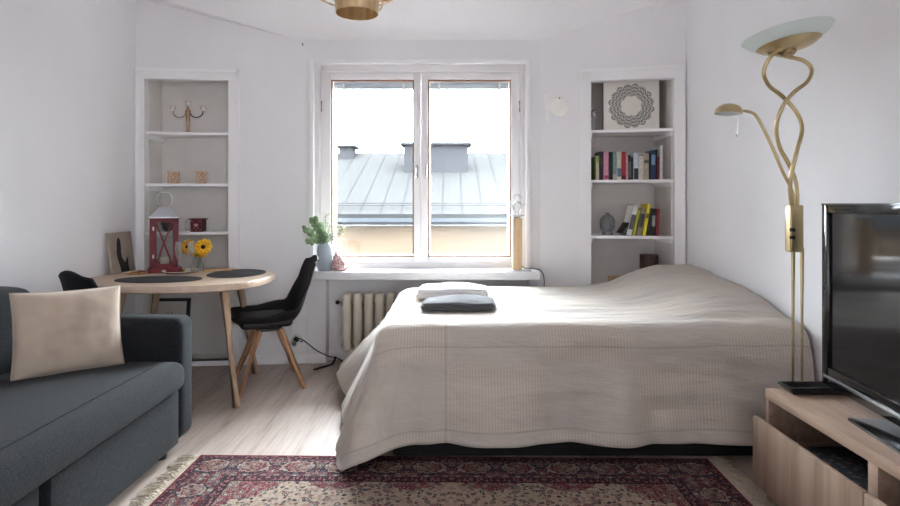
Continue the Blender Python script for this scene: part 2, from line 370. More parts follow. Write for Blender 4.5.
def link(name, bm, m, parent=None, loc=None, rot=None, sharp=35, smooth=True):
    bmesh.ops.recalc_face_normals(bm, faces=bm.faces)
    me = bpy.data.meshes.new(name); bm.to_mesh(me); bm.free()
    if smooth:
        me.shade_smooth(); me.set_sharp_from_angle(angle=R(sharp))
    me.materials.append(m)
    o = bpy.data.objects.new(name, me); COL.objects.link(o)
    if parent: o.parent = parent
    if loc is not None: o.location = loc
    if rot is not None: o.rotation_euler = rot
    return o
def tag(o, label, cat, group=None, kind=None):
    if label: o['label'] = label
    if cat: o['category'] = cat
    if group: o['group'] = group
    if kind: o['kind'] = kind
    return o
def thing(name, label, cat, loc=(0, 0, 0), rotz=0, group=None):
    o = bpy.data.objects.new(name, None); COL.objects.link(o); o.empty_display_size = .05
    o.location = loc; o.rotation_euler = (0, 0, rotz); return tag(o, label, cat, group)
def struct(name, bm, m, parent=None, **k):
    o = link(name, bm, m, parent, **k)
    if parent is None: o['kind'] = 'structure'
    return o
def copy_tree(o, parent=None):
    c = o.copy(); COL.objects.link(c)
    if parent: c.parent = parent
    for ch in o.children: copy_tree(ch, c)
    return c
def child(name, m, parent, fn, label=None, **k):
    bm = newbm(); fn(bm); o = link(name, bm, m, parent, **k)
    if label: o['label'] = label
    return o
def LM(p, q=0): return Matrix.Translation(Vector(p)) @ Matrix.Rotation(q, 4, 'Z')

# ------------------------------------------------------------------ room shell
XL, XR, YB, YF = -2.30, 1.69, 4.21, -3.8
A_, B_, C_, D_ = (XL, 4.09), (-1.09, YB), (.68, YB), (XR, 4.00)
def yl(x): return 4.21-.12*(-1.09-x)/1.21
def yr(x): return 4.21-.21*(x-.68)/1.01
bm = newbm(); box(bm, (XL-.3, YF-.3, -.1), (XR+.3, 4.9, 0)); struct('floor', bm, FLOOR, smooth=False)
def wall(name, p0, p1, z0, z1, t, holes, m=WALL):
    p0, p1 = Vector(p0), Vector(p1); d = (p1-p0); L = d.length; d.normalize(); ang = atan2(d.y, d.x)
    ss = sorted({0, L, *[h[0] for h in holes], *[h[1] for h in holes]}); zz = sorted({z0, z1, *[h[2] for h in holes], *[h[3] for h in holes]})
    bm = newbm()
    for s0, s1 in zip(ss, ss[1:]):
        for a, b in zip(zz, zz[1:]):
            if any(h[0]-1e-6 <= s0 and s1 <= h[1]+1e-6 and h[2]-1e-6 <= a and b <= h[3]+1e-6 for h in holes): continue
            box(bm, (s0, 0, a), (s1, t, b))
    xform(bm, bm.verts, Matrix.Translation((p0.x, p0.y, 0)) @ Matrix.Rotation(ang, 4, 'Z'))
    return struct(name, bm, m, smooth=False)
WX0, WX1, WZ0, WZ1 = at(311, 0, YB).x, at(529, 0, YB).x, .71, 2.279
RX0 = at(326, 0, YB).x
wall('wall_back', B_, C_, -.05, 2.85, .33, [(WX0-B_[0], WX1-B_[0], WZ0-.058, WZ1), (RX0-B_[0], WX1-B_[0], -.05, WZ0-.058)])
bm = newbm(); box(bm, (RX0-.02, 4.315, -.05), (WX1+.02, 4.53, WZ0-.058)); struct('wall_radiator_recess', bm, WALL, smooth=False)
LX0, LX1, LZ1 = -2.239, -1.646, 2.118
sL = lambda x, o: (Vector((x, yl(x)))-Vector(o)).length
wall('wall_back_left', A_, B_, -.05, 2.85, .06, [(sL(LX0, A_), sL(LX1, A_), .035, LZ1)])
QX0, QX1, QZ1 = 1.045, 1.614, 2.108
sR = lambda x: (Vector((x, yr(x)))-Vector(C_)).length
wall('wall_back_right', C_, D_, -.05, 2.85, .06, [(sR(QX0), sR(QX1), .035, QZ1)])
bm = newbm(); box(bm, (XL-.15, YF-.2, -.05), (XL, 4.5, 2.95)); struct('wall_left', bm, WALL, smooth=False)
wall('wall_right', (XR, 4.5), (XR, YF-.2), -.05, 2.95, .15, [(6.5, 7.9, .95, 2.15)])  # hole for the added fill window, out of view
wall('wall_front', (XL-.1, YF-.2), (XR+.1, YF-.2), -.05, 2.95, .2, [])
# ceiling: flat, sloping down to the window wall
bm = newbm()
cy = 3.86
row0 = [(XL-.1, YF-.1, 2.73), (-1.09, YF-.1, 2.73), (.68, YF-.1, 2.73), (XR+.1, YF-.1, 2.73)]
row1 = [(XL-.1, cy, 2.73), (-1.09, cy, 2.73), (.68, cy, 2.73), (XR+.1, cy, 2.73)]
row2 = [(XL-.1, 4.11, 2.735), (-1.09, 4.225, 2.425), (.68, 4.225, 2.425), (XR+.1, 4.0, 2.715)]
V = [[bm.verts.new(p) for p in r] for r in (row0, row1, row2)]
for i in range(2):
    for k in range(3): bm.faces.new((V[i][k], V[i][k+1], V[i+1][k+1], V[i+1][k]))
V3 = [bm.verts.new((v.co.x, 4.6, v.co.z+.0)) for v in V[2]]
for k in range(3): bm.faces.new((V[2][k], V[2][k+1], V3[k+1], V3[k]))
q = bmesh.ops.extrude_face_region(bm, geom=bm.faces[:]); xform(bm, [g for g in q['geom'] if isinstance(g, bmesh.types.BMVert)], Matrix.Translation((0, 0, .25)))
struct('ceiling', bm, CEIL, smooth=False)

# alcoves behind the canted walls
def alcove(name, x0, x1, yf, yb, z1):
    bm = newbm(); t = .05
    z0 = -.02
    def s(pts, a, b): prism(bm, pts, a, b)
    y0, y1 = yf(x0)+.055, yf(x1)+.055
    s([(x0-t, y0), (x0, y0), (x0, yb+t), (x0-t, yb+t)], z0, z1+t+.1)
    s([(x1, y1), (x1+t, y1), (x1+t, yb+t), (x1, yb+t)], z0, z1+t+.1)
    s([(x0, yb), (x1, yb), (x1, yb+t), (x0, yb+t)], z0, z1+t+.1)
    s([(x0-t, y0), (x1+t, y1), (x1+t, yb+t), (x0-t, yb+t)], z1+.06, z1+.1+t)
    s([(x0-t, y0-.05), (x1+t, y1-.05), (x1+t, yb+t), (x0-t, yb+t)], z0, .035)
    return struct(name, bm, ALC, smooth=False)
NBL, NBR = 4.34, 4.40
alcove('wall_alcove_left', LX0, LX1, yl, NBL, LZ1)
alcove('wall_alcove_right', QX0, QX1, yr, NBR, QZ1)
# moulded casings round the alcoves
def casing(name, x0, x1, yf, z1, w, o, wl=None):
    bm = newbm(); p0 = Vector((x0, yf(x0), 0)); p1 = Vector((x1, yf(x1), 0)); d = p1-p0; L = d.length; M = Matrix.Translation(p0) @ Matrix.Rotation(atan2(d.y, d.x), 4, 'Z')
    wl = wl or w; wr = o or w
    def rim(i0, i1, th):
        box(bm, (-min(i1, wl), -th, 0), (-i0, .0, z1+i1), M=M); box(bm, (L+i0, -th, 0), (L+min(i1, wr), 0, z1+i1), M=M); box(bm, (-min(i1, wl), -th, z1+i0), (L+min(i1, wr), 0, z1+i1), M=M)
    rim(0, .014, .014); rim(.014, w-.012, .02); rim(w-.022, w, .032)
    return struct(name, bm, TRIM, smooth=False)
casing('trim_1', LX0, LX1, yl, LZ1, .075, None, wl=.058)
casing('trim_2', QX0, QX1, yr, QZ1, .085, .07)
# baseboards
def skirt(name, p0, p1):
    p0, p1 = Vector(p0), Vector(p1); d = p1-p0; bm = newbm()
    box(bm, (0, -.014, 0), (d.length, 0, .065), bev=.004, M=Matrix.Translation((p0.x, p0.y, 0)) @ Matrix.Rotation(atan2(d.y, d.x), 4, 'Z')); struct(name, bm, TRIM)
skirt('baseboard_back_left', (LX1+.08, yl(LX1+.08)), B_)
skirt('baseboard_back', B_, (RX0, YB))
skirt('baseboard_back_right', (WX1+.01, YB), (C_[0], YB))
skirt('baseboard_recess', (RX0, 4.313), (WX1, 4.313))
bm = newbm(); box(bm, (XL, YF, 0), (XL+.014, 4.08, .065), bev=.004); struct('baseboard_left', bm, TRIM)
bm = newbm(); box(bm, (XR-.014, YF, 0), (XR, 3.98, .065), bev=.004); struct('baseboard_right', bm, TRIM)

# ------------------------------------------------------------------ window
win = bpy.data.objects.new('window_1', None); COL.objects.link(win); win['kind'] = 'structure'
def rect_frame(bm, x0, x1, z0, z1, w, y0, y1, bev=0):
    ws = w if isinstance(w, tuple) else (w,)*4   # left right bottom top
    box(bm, (x0, y0, z0), (x0+ws[0], y1, z1), bev); box(bm, (x1-ws[1], y0, z0), (x1, y1, z1), bev)
    box(bm, (x0+ws[0], y0, z0), (x1-ws[1], y1, z0+ws[2]), bev); box(bm, (x0+ws[0], y0, z1-ws[3]), (x1-ws[1], y1, z1), bev)
child('window_casing', TRIM, win, lambda b: (rect_frame(b, WX0-.012, WX1+.012, WZ0, WZ1+.012, (.036, .036, 0.001, .036), YB-.022, YB+.01, .004)))
YW = 4.30
child('window_frame', WFRAME, win, lambda b: (rect_frame(b, WX0, WX1, WZ0, WZ1, (.062, .062, .045, .075), YW, YW+.2, .006), rect_frame(b, WX0+.03, WX1-.03, WZ0+.02, WZ1-.045, (.02, .02, .012, .02), YW-.012, YW+.02, .003)))
gx = [at(331, 0, YW).x, at(414, 0, YW).x, at(428, 0, YW).x, at(511, 0, YW).x]
gz0, gz1 = at(0, 257, YW).z, at(0, 79.5, YW).z
mid = at(421, 0, YW).x
sx = [(WX0+.058, mid-.001, gx[0], gx[1]), (mid+.001, WX1-.058, gx[2], gx[3])]
for i, (a, b, c, d) in enumerate(sx):
    def f(bm_, a=a, b=b, c=c, d=d):
        rect_frame(bm_, a, b, WZ0+.045, WZ1-.07, (c-a, b-d, gz0-WZ0-.045, WZ1-.07-gz1), YW-.01, YW+.04, .005)
        rect_frame(bm_, c-.02, d+.02, gz0-.02, gz1+.02, (.035, .035, .03, .03), YW+.11, YW+.15, .004)
    s = child('sash', WFRAME, win, f)
    child('glazing_bead', WEDGE, s, lambda q: rect_frame(q, c, d, gz0, gz1, .0105, YW+.006, YW+.034))
    child('pane', PANE, s, lambda q: (box(q, (c, YW+.018, gz0), (d, YW+.021, gz1))))
    child('outer_pane', PANE, s, lambda q: (box(q, (c, YW+.13, gz0), (d, YW+.133, gz1))))
    hx = (b-.03) if i == 0 else (a+.04)
    child('handle', CHROME, s, lambda q: (box(q, (hx-.009, YW-.02, 1.40), (hx+.009, YW-.01, 1.50), .004), tube(q, [(hx, YW-.02, 1.47), (hx, YW-.045, 1.47), (hx+(.0), YW-.05, 1.40)], .006, 8)))
    for hz in (.95, 1.95):
        ex = a+.004 if i == 0 else b-.004
        child('hinge', CHROME, s, lambda q: tube(q, [(ex, YW-.016, hz-.04), (ex, YW-.016, hz+.04)], .006, 8))
    bl = child('blind', blinds_mat(), win, lambda q: ([box(q, (c+.012, YW+.05, gz1-.030-k*.0045), (d-.012, YW+.075, gz1-.028-k*.0045)) for k in range(8)], box(q, (c+.012, YW+.05, gz1-.026), (d-.012, YW+.078, gz1-.008))))
    child('blind_clip', WHITEP, bl, lambda q: [box(q, (cx-.008, YW+.045, gz1-.068), (cx+.008, YW+.082, gz1-.02), .002) for cx in (c+.085, d-.085)])
    child('blind_cord', WHITEP, bl, lambda q: tube(q, [(d-.03 if i else c+.03, YW+.05, gz1-.03), (d-.03 if i else c+.03, YW+.05, gz0+.5)], .0015, 6))
YS = 4.02
child('window_sill', SILL, win, lambda b: (box(b, (at(306, 0, YS).x, YS, WZ0-.058), (at(540, 0, YS).x, YB+.005, WZ0), .005), box(b, (WX0+.0015, YB, WZ0-.056), (WX1-.0015, YW+.16, WZ0+.002))))
fill_win = bpy.data.objects.new('added_fill_window', None); COL.objects.link(fill_win); fill_win['kind'] = 'structure'  # invented window out of view, put in for soft light from behind
child('window_frame', WFRAME, fill_win, lambda b: (box(b, (XR+.05, -3.4, .95), (XR+.11, -3.33, 2.15)), box(b, (XR+.05, -2.07, .95), (XR+.11, -2.0, 2.15)), box(b, (XR+.05, -3.33, .95), (XR+.11, -2.07, 1.02)), box(b, (XR+.05, -3.33, 2.08), (XR+.11, -2.07, 2.15)), box(b, (XR+.05, -2.73, 1.02), (XR+.11, -2.67, 2.08))))

# ------------------------------------------------------------------ buildings across the street
ROOF = mat('pale_seamed_metal_roof', srgb(33, 33, 33), srgb(31, 31, 31), rough=1, scale=.6, spec=0)
SEAM = mat('roof_seam_metal', srgb(29, 29, 30), rough=1, spec=0)
OCH = mat('ochre_render', srgb(57, 44, 29), srgb(53, 41, 27), rough=.9, scale=1)
CHIM = mat('grey_metal_chimney', srgb(36, 36, 38), srgb(34, 34, 36), rough=1, scale=1, spec=0)
CAPM = mat('chimney_cap_metal', srgb(30, 30, 33), rough=1, spec=0)
EAVE = mat('eaves_gutter_paint', srgb(42, 45, 48), rough=1, spec=0)
bld = thing('neighbouring_building', 'ochre rendered house across the street under a pale seamed metal roof', 'building', (0, 0, 0))
Ye, Yr = 14.0, 20.0
ze, zr = at(0, 214, Ye).z, at(0, 153, Yr).z
child('facade', OCH, bld, lambda b: box(b, (-14, Ye+.45, -9), (16, Yr+5, at(0, 226, Ye+.45).z)))
child('cornice', EAVE, bld, lambda b: (box(b, (-14.2, Ye+.12, at(0, 224, Ye).z-.02), (16.2, Ye+.6, at(0, 222, Ye).z+.03)), box(b, (-14.2, Ye-.02, at(0, 222, Ye).z), (16.2, Ye+.3, at(0, 218, Ye).z))))
def roofmesh(b):
    q = [(-14.3, Ye, ze), (16.3, Ye, ze), (16.3, Yr, zr), (-14.3, Yr, zr)]
    v = [b.verts.new(p) for p in q]+[b.verts.new((p[0], p[1]+.05, p[2]-.14)) for p in q]
    b.faces.new(v[:4]); b.faces.new(v[7:3:-1])
    for i in range(4): b.faces.new((v[i], v[(i+1) % 4], v[4+(i+1) % 4], v[4+i]))
rf = child('roof', ROOF, bld, roofmesh, smooth=False)
dr = Vector((0, Yr-Ye, zr-ze))
child('roof_seam', SEAM, rf, lambda b: [tube(b, [Vector((x*.52-8, Ye, ze+.01)), Vector((x*.52-8, Ye, ze+.01))+dr], .010, 4) for x in range(38)])['kind'] = 'stuff'
child('snow_guard', SEAM, rf, lambda b: [tube(b, [(-14, Ye+yy, ze+(zr-ze)*yy/(Yr-Ye)+.1), (16, Ye+yy, ze+(zr-ze)*yy/(Yr-Ye)+.1)], .014, 5) for yy in (.35, .5)])
def chimney(px0, px1, pt, pb, Y, capw):
    a, c = at(px0, pt, Y), at(px1, pb, Y)
    ch = child('chimney', CHIM, bld, lambda b: box(b, (a.x, Y, c.z-.6), (c.x, Y+.8, a.z)))
    child('chimney_cap', CAPM, ch, lambda b: (box(b, (a.x-capw, Y-.1, a.z+.03), (c.x+capw, Y+.9, a.z+.1)), box(b, (a.x+.1, Y+.1, a.z), (c.x-.1, Y+.7, a.z+.03))))
chimney(404, 468, 146, 174, 17.6, .12)
chimney(339, 352, 148, 160, 19.2, .12)

# ------------------------------------------------------------------ radiator
rad = thing('radiator', 'cream cast iron column radiator under the window sill', 'radiator', (-.80, 4.14, 0))
rw = .0805
for i in range(15):
    x = i*rw+.04
    child('section', RADM, rad, lambda b: (rgrid(b, (x-.031, -.065, .11), (x+.031, .065, .545), .03, (1, 1, 6)), tube(b, [(x-.041, 0, .47), (x+.041, 0, .47)], .03, 12), tube(b, [(x-.041, 0, .17), (x+.041, 0, .17)], .03, 12)))
for x in (.06, 14*rw-.02):
    child('foot', RADM, rad, lambda b: box(b, (x-.025, -.04, 0), (x+.025, .04, .14), .01))
child('valve', BLACKM, rad, lambda b: (tube(b, [(-.03, 0, .47), (.0, 0, .47)], .012, 10), sphere(b, (-.035, 0, .47), .016)), 'dark metal valve')

# ------------------------------------------------------------------ bed
bed = thing('bed', 'low double bed under a long beige ribbed bedspread beside right wall', 'bed', (0, 0, 0))
BL, BR, BY0, BY1, BT = -.37, 1.675, 2.61, 3.97, .628
child('bed_base', BASE_SHADE, bed, lambda b: box(b, (BL+.10, BY0+.018, .012), (BR-.02, BY1-.05, .34), .01), 'bed base coloured black as under-bed shade')  # base blackened and run down to the floor to stand for under-bed shadow
child('mattress', mat('mattress_ticking', srgb(214, 210, 204), rough=.9), bed, lambda b: rgrid(b, (BL+.06, BY0+.06, .34), (BR-.01, BY1-.02, BT-.03), .05, (8, 8, 2)))
def sm(a, b, x):
    t = max(0, min(1, (x-a)/(b-a))); return t*t*(3-2*t)
def topz(x, y):
    yy = [(2.5, -.03), (2.65, -.015), (3.0, .075), (3.44, .125), (3.7, .145), (4.2, .145)]
    h = yy[0][1]
    for (a, p), (c, q) in zip(yy, yy[1:]):
        if a <= y <= c: h = p+(q-p)*(y-a)/(c-a)
    if y > 4.2: h = .145
    k = sm(.92, 1.48, x)
    n = noise.noise(Vector((x*1.1, y*5, 0)))*.010+noise.noise(Vector((x*2.3, y*13, 3)))*.006
    cr = noise.noise(Vector((x*5, y*5, 7)))*.012*sm(.8, 1.2, x)
    edge = -.012*(1-sm(0, .25, x-BL))-.006*(1-sm(0, .2, y-BY0))
    return BT+h*k+n+cr+edge
def cover(bmx):
    rc, r = .13, .10; s0 = rc-r; DF, DL, DB = .625, .70, .40
    cx0, cx1, cy0, cy1 = BL+rc, BR-.005, BY0+rc, BY1-rc
    nu, nv = 170, 130
    uv = bmx.loops.layers.uv.new('UVMap'); G = []; U = []
    u0, u1, v0, v1 = cx0-DL, cx1, cy0-DF, cy1+DB
    for i in range(nu+1):
        row = []; ru = []
        for j in range(nv+1):
            u = u0+(u1-u0)*i/nu; v = v0+(v1-v0)*j/nv
            cx, cy_ = max(cx0, min(cx1, u)), max(cy0, min(cy1, v)); dx, dy = u-cx, v-cy_; d = sqrt(dx*dx+dy*dy)
            if d < 1e-9: p = Vector((u, v, topz(u, v)))
            else:
                n = Vector((dx/d, dy/d, 0)); tz = topz(cx, cy_)
                dm = d
                if dx < 0 and dy < 0:
                    qa, qb = -dx/DL, -dy/DF; dm = d*max(qa, qb)/(qa**3.2+qb**3.2)**(1/3.2)
                per = (cx if n.y else 0)*1.0+(cy_)*1.0+atan2(n.y, n.x)*.12
                side = max(0, -n.x)
                w1 = noise.noise(Vector((cx*3.1+n.x*.9, cy_*3.1+n.y*.9, 11))); w2 = noise.noise(Vector((cx*7+n.x*2, cy_*7+n.y*2, 5)))
                if dm < s0: ho, dr_ = dm, 0
                elif dm < s0+r*pi/2: t = (dm-s0)/r; ho, dr_ = s0+r*sin(t), r*(1-cos(t))
                else:
                    rem = dm-s0-r*pi/2
                    fl = .12+.33*side*sm(2.75, 3.3, cy_)*1.0+.16*side
                    if dx < 0 and dy < 0: fl = .12+.26*side
                    fl += (.22*w1+.10*w2)*min(1, rem/.25)
                    if dy > 0: fl = .05
                    ho, dr_ = s0+r+rem*fl, r+rem*sqrt(max(.2, 1-fl*fl))
                    ho += .012*sin(per*34)*min(1, rem/.3)*(1 if dx < 0 and dy < 0 else .25)
                z = tz-dr_
                if dy < 0 and dm > s0:
                    kk = min(1, (dm-s0)/.15)
                    ho += kk*(.020*noise.noise(Vector((u*2.2, v*6, 1)))+.010*noise.noise(Vector((u*5, v*13, 2)))) + .055*sm(1.25, 1.6, cx)*sin(pi*min(1, dm/.66)**1.7)
                hem = 0
                if z < .012: ho += (.012-z)*.5; z = .012+.004*(w2+1)
                p = Vector((cx, cy_, 0))+n*ho; p.z = z
                if dy > 0: p.y = min(p.y, 4.0)
                p.x = min(p.x, XR-.004)
            row.append(bmx.verts.new(p)); ru.append((u, v))
        G.append(row); U.append(ru)
    for i in range(nu):
        for j in range(nv):
            f = bmx.faces.new((G[i][j], G[i+1][j], G[i+1][j+1], G[i][j+1]))
            for lp, (a, b2) in zip(f.loops, ((i, j), (i+1, j), (i+1, j+1), (i, j+1))): lp[uv].uv = U[a][b2]
bm = newbm(); cover(bm); cv = link('bedspread', bm, COVER, None, sharp=180)
tag(cv, 'beige ribbed linen bedspread draped over the bed down to the rug', 'bedspread')
so = cv.modifiers.new('thickness', 'SOLIDIFY'); so.thickness = .006; so.offset = -1
# fix: keep cloth normals outward
def towel(name, label, p, w, d, h, rz, m, folds, seed):
    t = thing(name, label, 'towel', p, rz)
    lh = h/folds
    for k in range(folds):
        def fb(b):
            last = k == folds-1
            rgrid(b, (-w/2+.012*k, -d/2+.004*k, k*lh), (w/2-.012*k, d/2-.012*k, (k+1)*lh+.002), lh*.49, (14, 10, 1), (.006, .006, .006 if last else .001), .006, seed+k)
            for v in b.verts:
                x, y = v.co.x/(w/2), v.co.y/(d/2)
                v.co.y *= 1-.10*abs(x)**4; v.co.x *= 1-.07*abs(y)**4
                if last and v.co.z > (k+.5)*lh: v.co.z += .012*math.exp(-((x-.15)**2)/.25-((y-.3)**2)/.5) + .005*noise.noise(Vector((x*2, y*3, seed)))-.006*x*x
                v.co.z -= (k+.3)*.004*max(0, -x)
        child('fold', m, t, fb)
    child('folded_end', m, t, lambda b: tube(b, [(w/2-.022, -d/2+.03, h*.5), (w/2-.018, 0, h*.5), (w/2-.022, d/2-.04, h*.5)], [h*.46, h*.48, h*.46], 14))
    return t
a = at(457, 313, 2.94)
towel('folded_towel', 'folded charcoal grey towel lying on bedspread in front of the white one', (.045, 3.07, BT+.006),   .40, .25, .042, R(-4), TOWG, 2, 3)
towel('folded_towel', 'folded white towel lying on bedspread nearer the window', (.01, 3.42, BT+.006), .43, .26, .062, R(-3), TOWW, 2, 9)

# ------------------------------------------------------------------ rug
rug = tag(link('rug', (lambda b: (box(b, (-1.195, -.86, 0), (1.195, .86, .008), .003), b)[1])(newbm()), RUG, loc=(-.003, 1.775, .0005), rot=(0, 0, R(-.9))), 'red and beige patterned Persian style rug with fringed ends on floor', 'rug')
FR = mat('cream_wool_fringe', srgb(196, 184, 166), srgb(168, 154, 136), rough=1, scale=90)
for s in (-1, 1):
    def fr(b, s=s):
        for k in range(210):
            y = -.855+k*1.71/209; L = .085+random.uniform(-.02, .02); dy = random.uniform(-.025, .025)
            x0 = s*1.193
            tube(b, [(x0, y, .005), (x0+s*L*.35, y+dy*.3, .012+random.random()*.006), (x0+s*L*.7, y+dy, .007), (x0+s*L, y+dy*1.4+random.uniform(-.01, .01), .004)], [.0028, .0032, .003, .002], 5)
    child('fringe', FR, rug, fr, 'cream knotted fringe')['kind'] = 'stuff'

# ------------------------------------------------------------------ sofa
so_ = thing('sofa', 'charcoal grey fabric sofa bed along the left wall', 'sofa', (0, 0, 0))
SX, SY1 = -1.284, 2.81
SY0 = .75
child('armrest', SOFA, so_, lambda b: rgrid(b, (XL+.03, 2.655, .065), (SX, SY1, .652), .045, (10, 3, 6), (0, .004, .006), .003))
child('armrest', SOFA, so_, lambda b: rgrid(b, (XL+.03, SY0-.155, .065), (SX, SY0, .672), .045, (10, 3, 6), (0, .004, .006), .003))
child('seat_cushion', SOFA, so_, lambda b: rgrid(b, (-2.12, SY0+.004, .325), (-1.245, 2.65, .462), .05, (10, 18, 3), (.006, 0, .014), .004))
child('seat_seam', SOFA, so_, lambda b: tube(b, [(-1.335, SY0+.03+k*.1, .4675+.012*(1-((SY0+.03+k*.1-1.7)/.95)**2)*.3) for k in range(19)], .0022, 6))
child('base_panel', SOFA, so_, lambda b: rgrid(b, (-1.36, 1.79, .065), (-1.285, 2.65, .322), .012, (2, 10, 4)))
child('base_panel', SOFA, so_, lambda b: rgrid(b, (-1.37, SY0+.01, .065), (-1.30, 1.772, .322), .012, (2, 10, 4)))
child('seat_base', SOFA, so_, lambda b: box(b, (XL+.04, SY0, .07), (-1.38, 2.65, .33), .01))
child('backrest', SOFA, so_, lambda b: rgrid(b, (XL+.03, SY0, .33), (-2.13, 2.65, .74), .04, (2, 12, 5)))
for y0, y1 in ((SY0+.01, 1.69), (1.71, 2.64)):
    child('back_cushion', SOFA, so_, lambda b: rgrid(b, (-2.2, y0, .44), (-1.925, y1, .81), .07, (3, 10, 6), (.03, 0, .035), .008, y0))
for x, y in ((-1.36, 2.63), (-2.2, 2.7), (-1.36, .78), (-2.2, .78)):
    child('leg', BLACKM, so_, lambda b: lathe(b, [(.022, 0), (.03, .07)], 16, Matrix.Translation((x, y, 0))), 'short black leg')

# pillow
def pillow(b, w, h, t):
    n = 28; L = []
    for s in (1, -1):
        g = []
        for i in range(n+1):
            row = []
            for j in range(n+1):
                x, z = -1+2*i/n, -1+2*j/n
                th = ((1-abs(x)**2.6)*(1-abs(z)**2.6))**.5 if abs(x) < 1 and abs(z) < 1 else 0
                pin = 1-.05*(1-abs(z)**2) if True else 1
                px = x*w/2*(1-.055*(1-z*z)*abs(x)); pz = z*h/2*(1-.055*(1-x*x)*abs(z))
                wr = noise.noise(Vector((x*2.2, z*2.2, s*3)))*.010*th+noise.noise(Vector((x*5, z*5, s*5)))*.003*th
                row.append(b.verts.new((px, s*(t/2*th+wr), pz)))
            g.append(row)
        for i in range(n):
            for j in range(n): b.faces.new((g[i][j], g[i+1][j], g[i+1][j+1], g[i][j+1]))
    bmesh.ops.remove_doubles(b, verts=b.verts, dist=1e-4)
bm = newbm(); pillow(bm, .415, .37, .14)
p = link('pillow', bm, PILLOWM, loc=(-1.685, 2.47, .640), sharp=180); p.rotation_euler = (R(-14), R(.5), R(42))
tag(p, 'beige velvet throw pillow leaning in the corner of the sofa', 'pillow')
so2 = child('piping', PILLOWM, p, lambda b: tube(b, [(x*.2075*(1-.055*(1-z*z)), 0, z*.185*(1-.055*(1-x*x))) for x, z in [(-1+2*k/20, -1) for k in range(20)]+[(1, -1+2*k/20) for k in range(20)]+[(1-2*k/20, 1) for k in range(20)]+[(-1, 1-2*k/20) for k in range(20)]], .0022, 6, closed=True))

# ------------------------------------------------------------------ table
TC = Vector((-1.73, 3.62, 0)); TZ = .73
tab = thing('dining_table', 'oval pale washed oak dining table in the left corner', 'table', TC)
def top(b):
    n = 96; a, c = .562, .445; rows = []
    for k, z in ((.975, TZ-.044), (1, TZ-.0372), (1, TZ-.006), (.992, TZ)):
        r = []
        for i in range(n):
            t = 2*pi*i/n; e = 2/2.55
            x = abs(cos(t))**e*a*(1 if cos(t) > 0 else -1); y = abs(sin(t))**e*c*(1 if sin(t) > 0 else -1)
            yy = yl(TC.x+x*k)-.012-TC.y
            r.append(b.verts.new((x*k, min(y*k, yy), z)))
        rows.append(r)
    for A, B in zip(rows, rows[1:]):
        for i in range(n): b.faces.new((A[i], A[(i+1) % n], B[(i+1) % n], B[i]))
    b.faces.new(rows[0][::-1]); b.faces.new(rows[-1])
child('tabletop', TOPW, tab, top, sharp=50)
child('apron', TLEG, tab, lambda b: box(b, (-.20, -.14, TZ-.06), (.22, .14, TZ-.0372)))
for bx, by, tx, ty in ((.466, -.32, .36, -.235), (.35, .345, .27, .235), (-.30, -.40, -.245, -.26), (-.40, .30, -.28, .22)):
    child('leg', TLEG, tab, lambda b: tube(b, [(bx, by, 0), (tx, ty, TZ-.037)], [.026, .034], 18))
def oval(b, a, c, h):
    n = 64; r = [[b.verts.new((a*k*cos(2*pi*i/n), c*k*sin(2*pi*i/n), z)) for i in range(n)] for k, z in ((1, 0), (1, h*.7), (.99, h))]
    for A, B in zip(r, r[1:]):
        for i in range(n): b.faces.new((A[i], A[(i+1) % n], B[(i+1) % n], B[i]))
    b.faces.new(r[0][::-1]); b.faces.new(r[-1])
pm = [((-1.81, 3.47), .262, .16, 'oval charcoal felt placemat at the sofa side of the table'), ((-1.44, 3.77), .182, .225, 'charcoal felt placemat at the window end of the table')]
for (x, y), a, c, lab in pm:
    bm = newbm(); oval(bm, a, c, .004); tag(link('placemat', bm, MATG, loc=(x, y, TZ)), lab, 'placemat', 'placemats on the table')
# plate with flutes and limes
PL = mat('white_porcelain', srgb(226, 226, 224), rough=.2)
bm = newbm(); lathe(bm, [(.0, .004), (.05, .003), (.055, 0), (.06, .003), (.085, .007), (.118, .016), (.122, .018), (.12, .02), (.085, .011), (.06, .008), (0, .008)], 48, cap0=False, cap1=False)
PC = (-1.83, 3.80)
tag(link('plate', bm, PL, loc=(PC[0], PC[1], TZ)), 'white rimmed plate carrying the champagne flutes on the table', 'plate')
FGL = glassmat('flute_glass', (.97, .98, .98), .05, .05)
_fn = FGL.node_tree; _o = next(n for n in _fn.nodes if n.bl_idname == 'ShaderNodeOutputMaterial'); _sh = _o.inputs[0].links[0].from_socket
_df = N(_fn, 'ShaderNodeBsdfTranslucent'); _df.inputs[0].default_value = (1, 1, 1, 1); _mx = N(_fn, 'ShaderNodeMixShader'); _mx.inputs[0].default_value = .13
_fn.links.new(_sh, _mx.inputs[1]); _fn.links.new(_df.outputs[0], _mx.inputs[2]); _fn.links.new(_mx.outputs[0], _o.inputs[0])
def flute(b):
    lathe(b, [(.028, 0), (.027, .003), (.006, .006), (.0035, .012), (.003, .075), (.006, .085), (.016, .105), (.022, .14), (.0225, .165), (.020, .205), (.0185, .205), (.021, .165), (.0205, .14), (.014, .107), (0, .09)], 28, cap1=False)
for fx, lab in ((178.5, 'clear champagne flute, the left one on the plate'), (191, 'clear champagne flute, the right one, before the yellow flowers')):
    bm = newbm(); flute(bm); tag(link('champagne_flute', bm, FGL, loc=((fx-450)/F*3.79, 3.79, TZ+.009)), lab, 'glass', 'champagne flutes on the plate')
LIME = mat('green_gold_wrapper', srgb(150, 150, 70), srgb(110, 110, 50), rough=.3, scale=60)
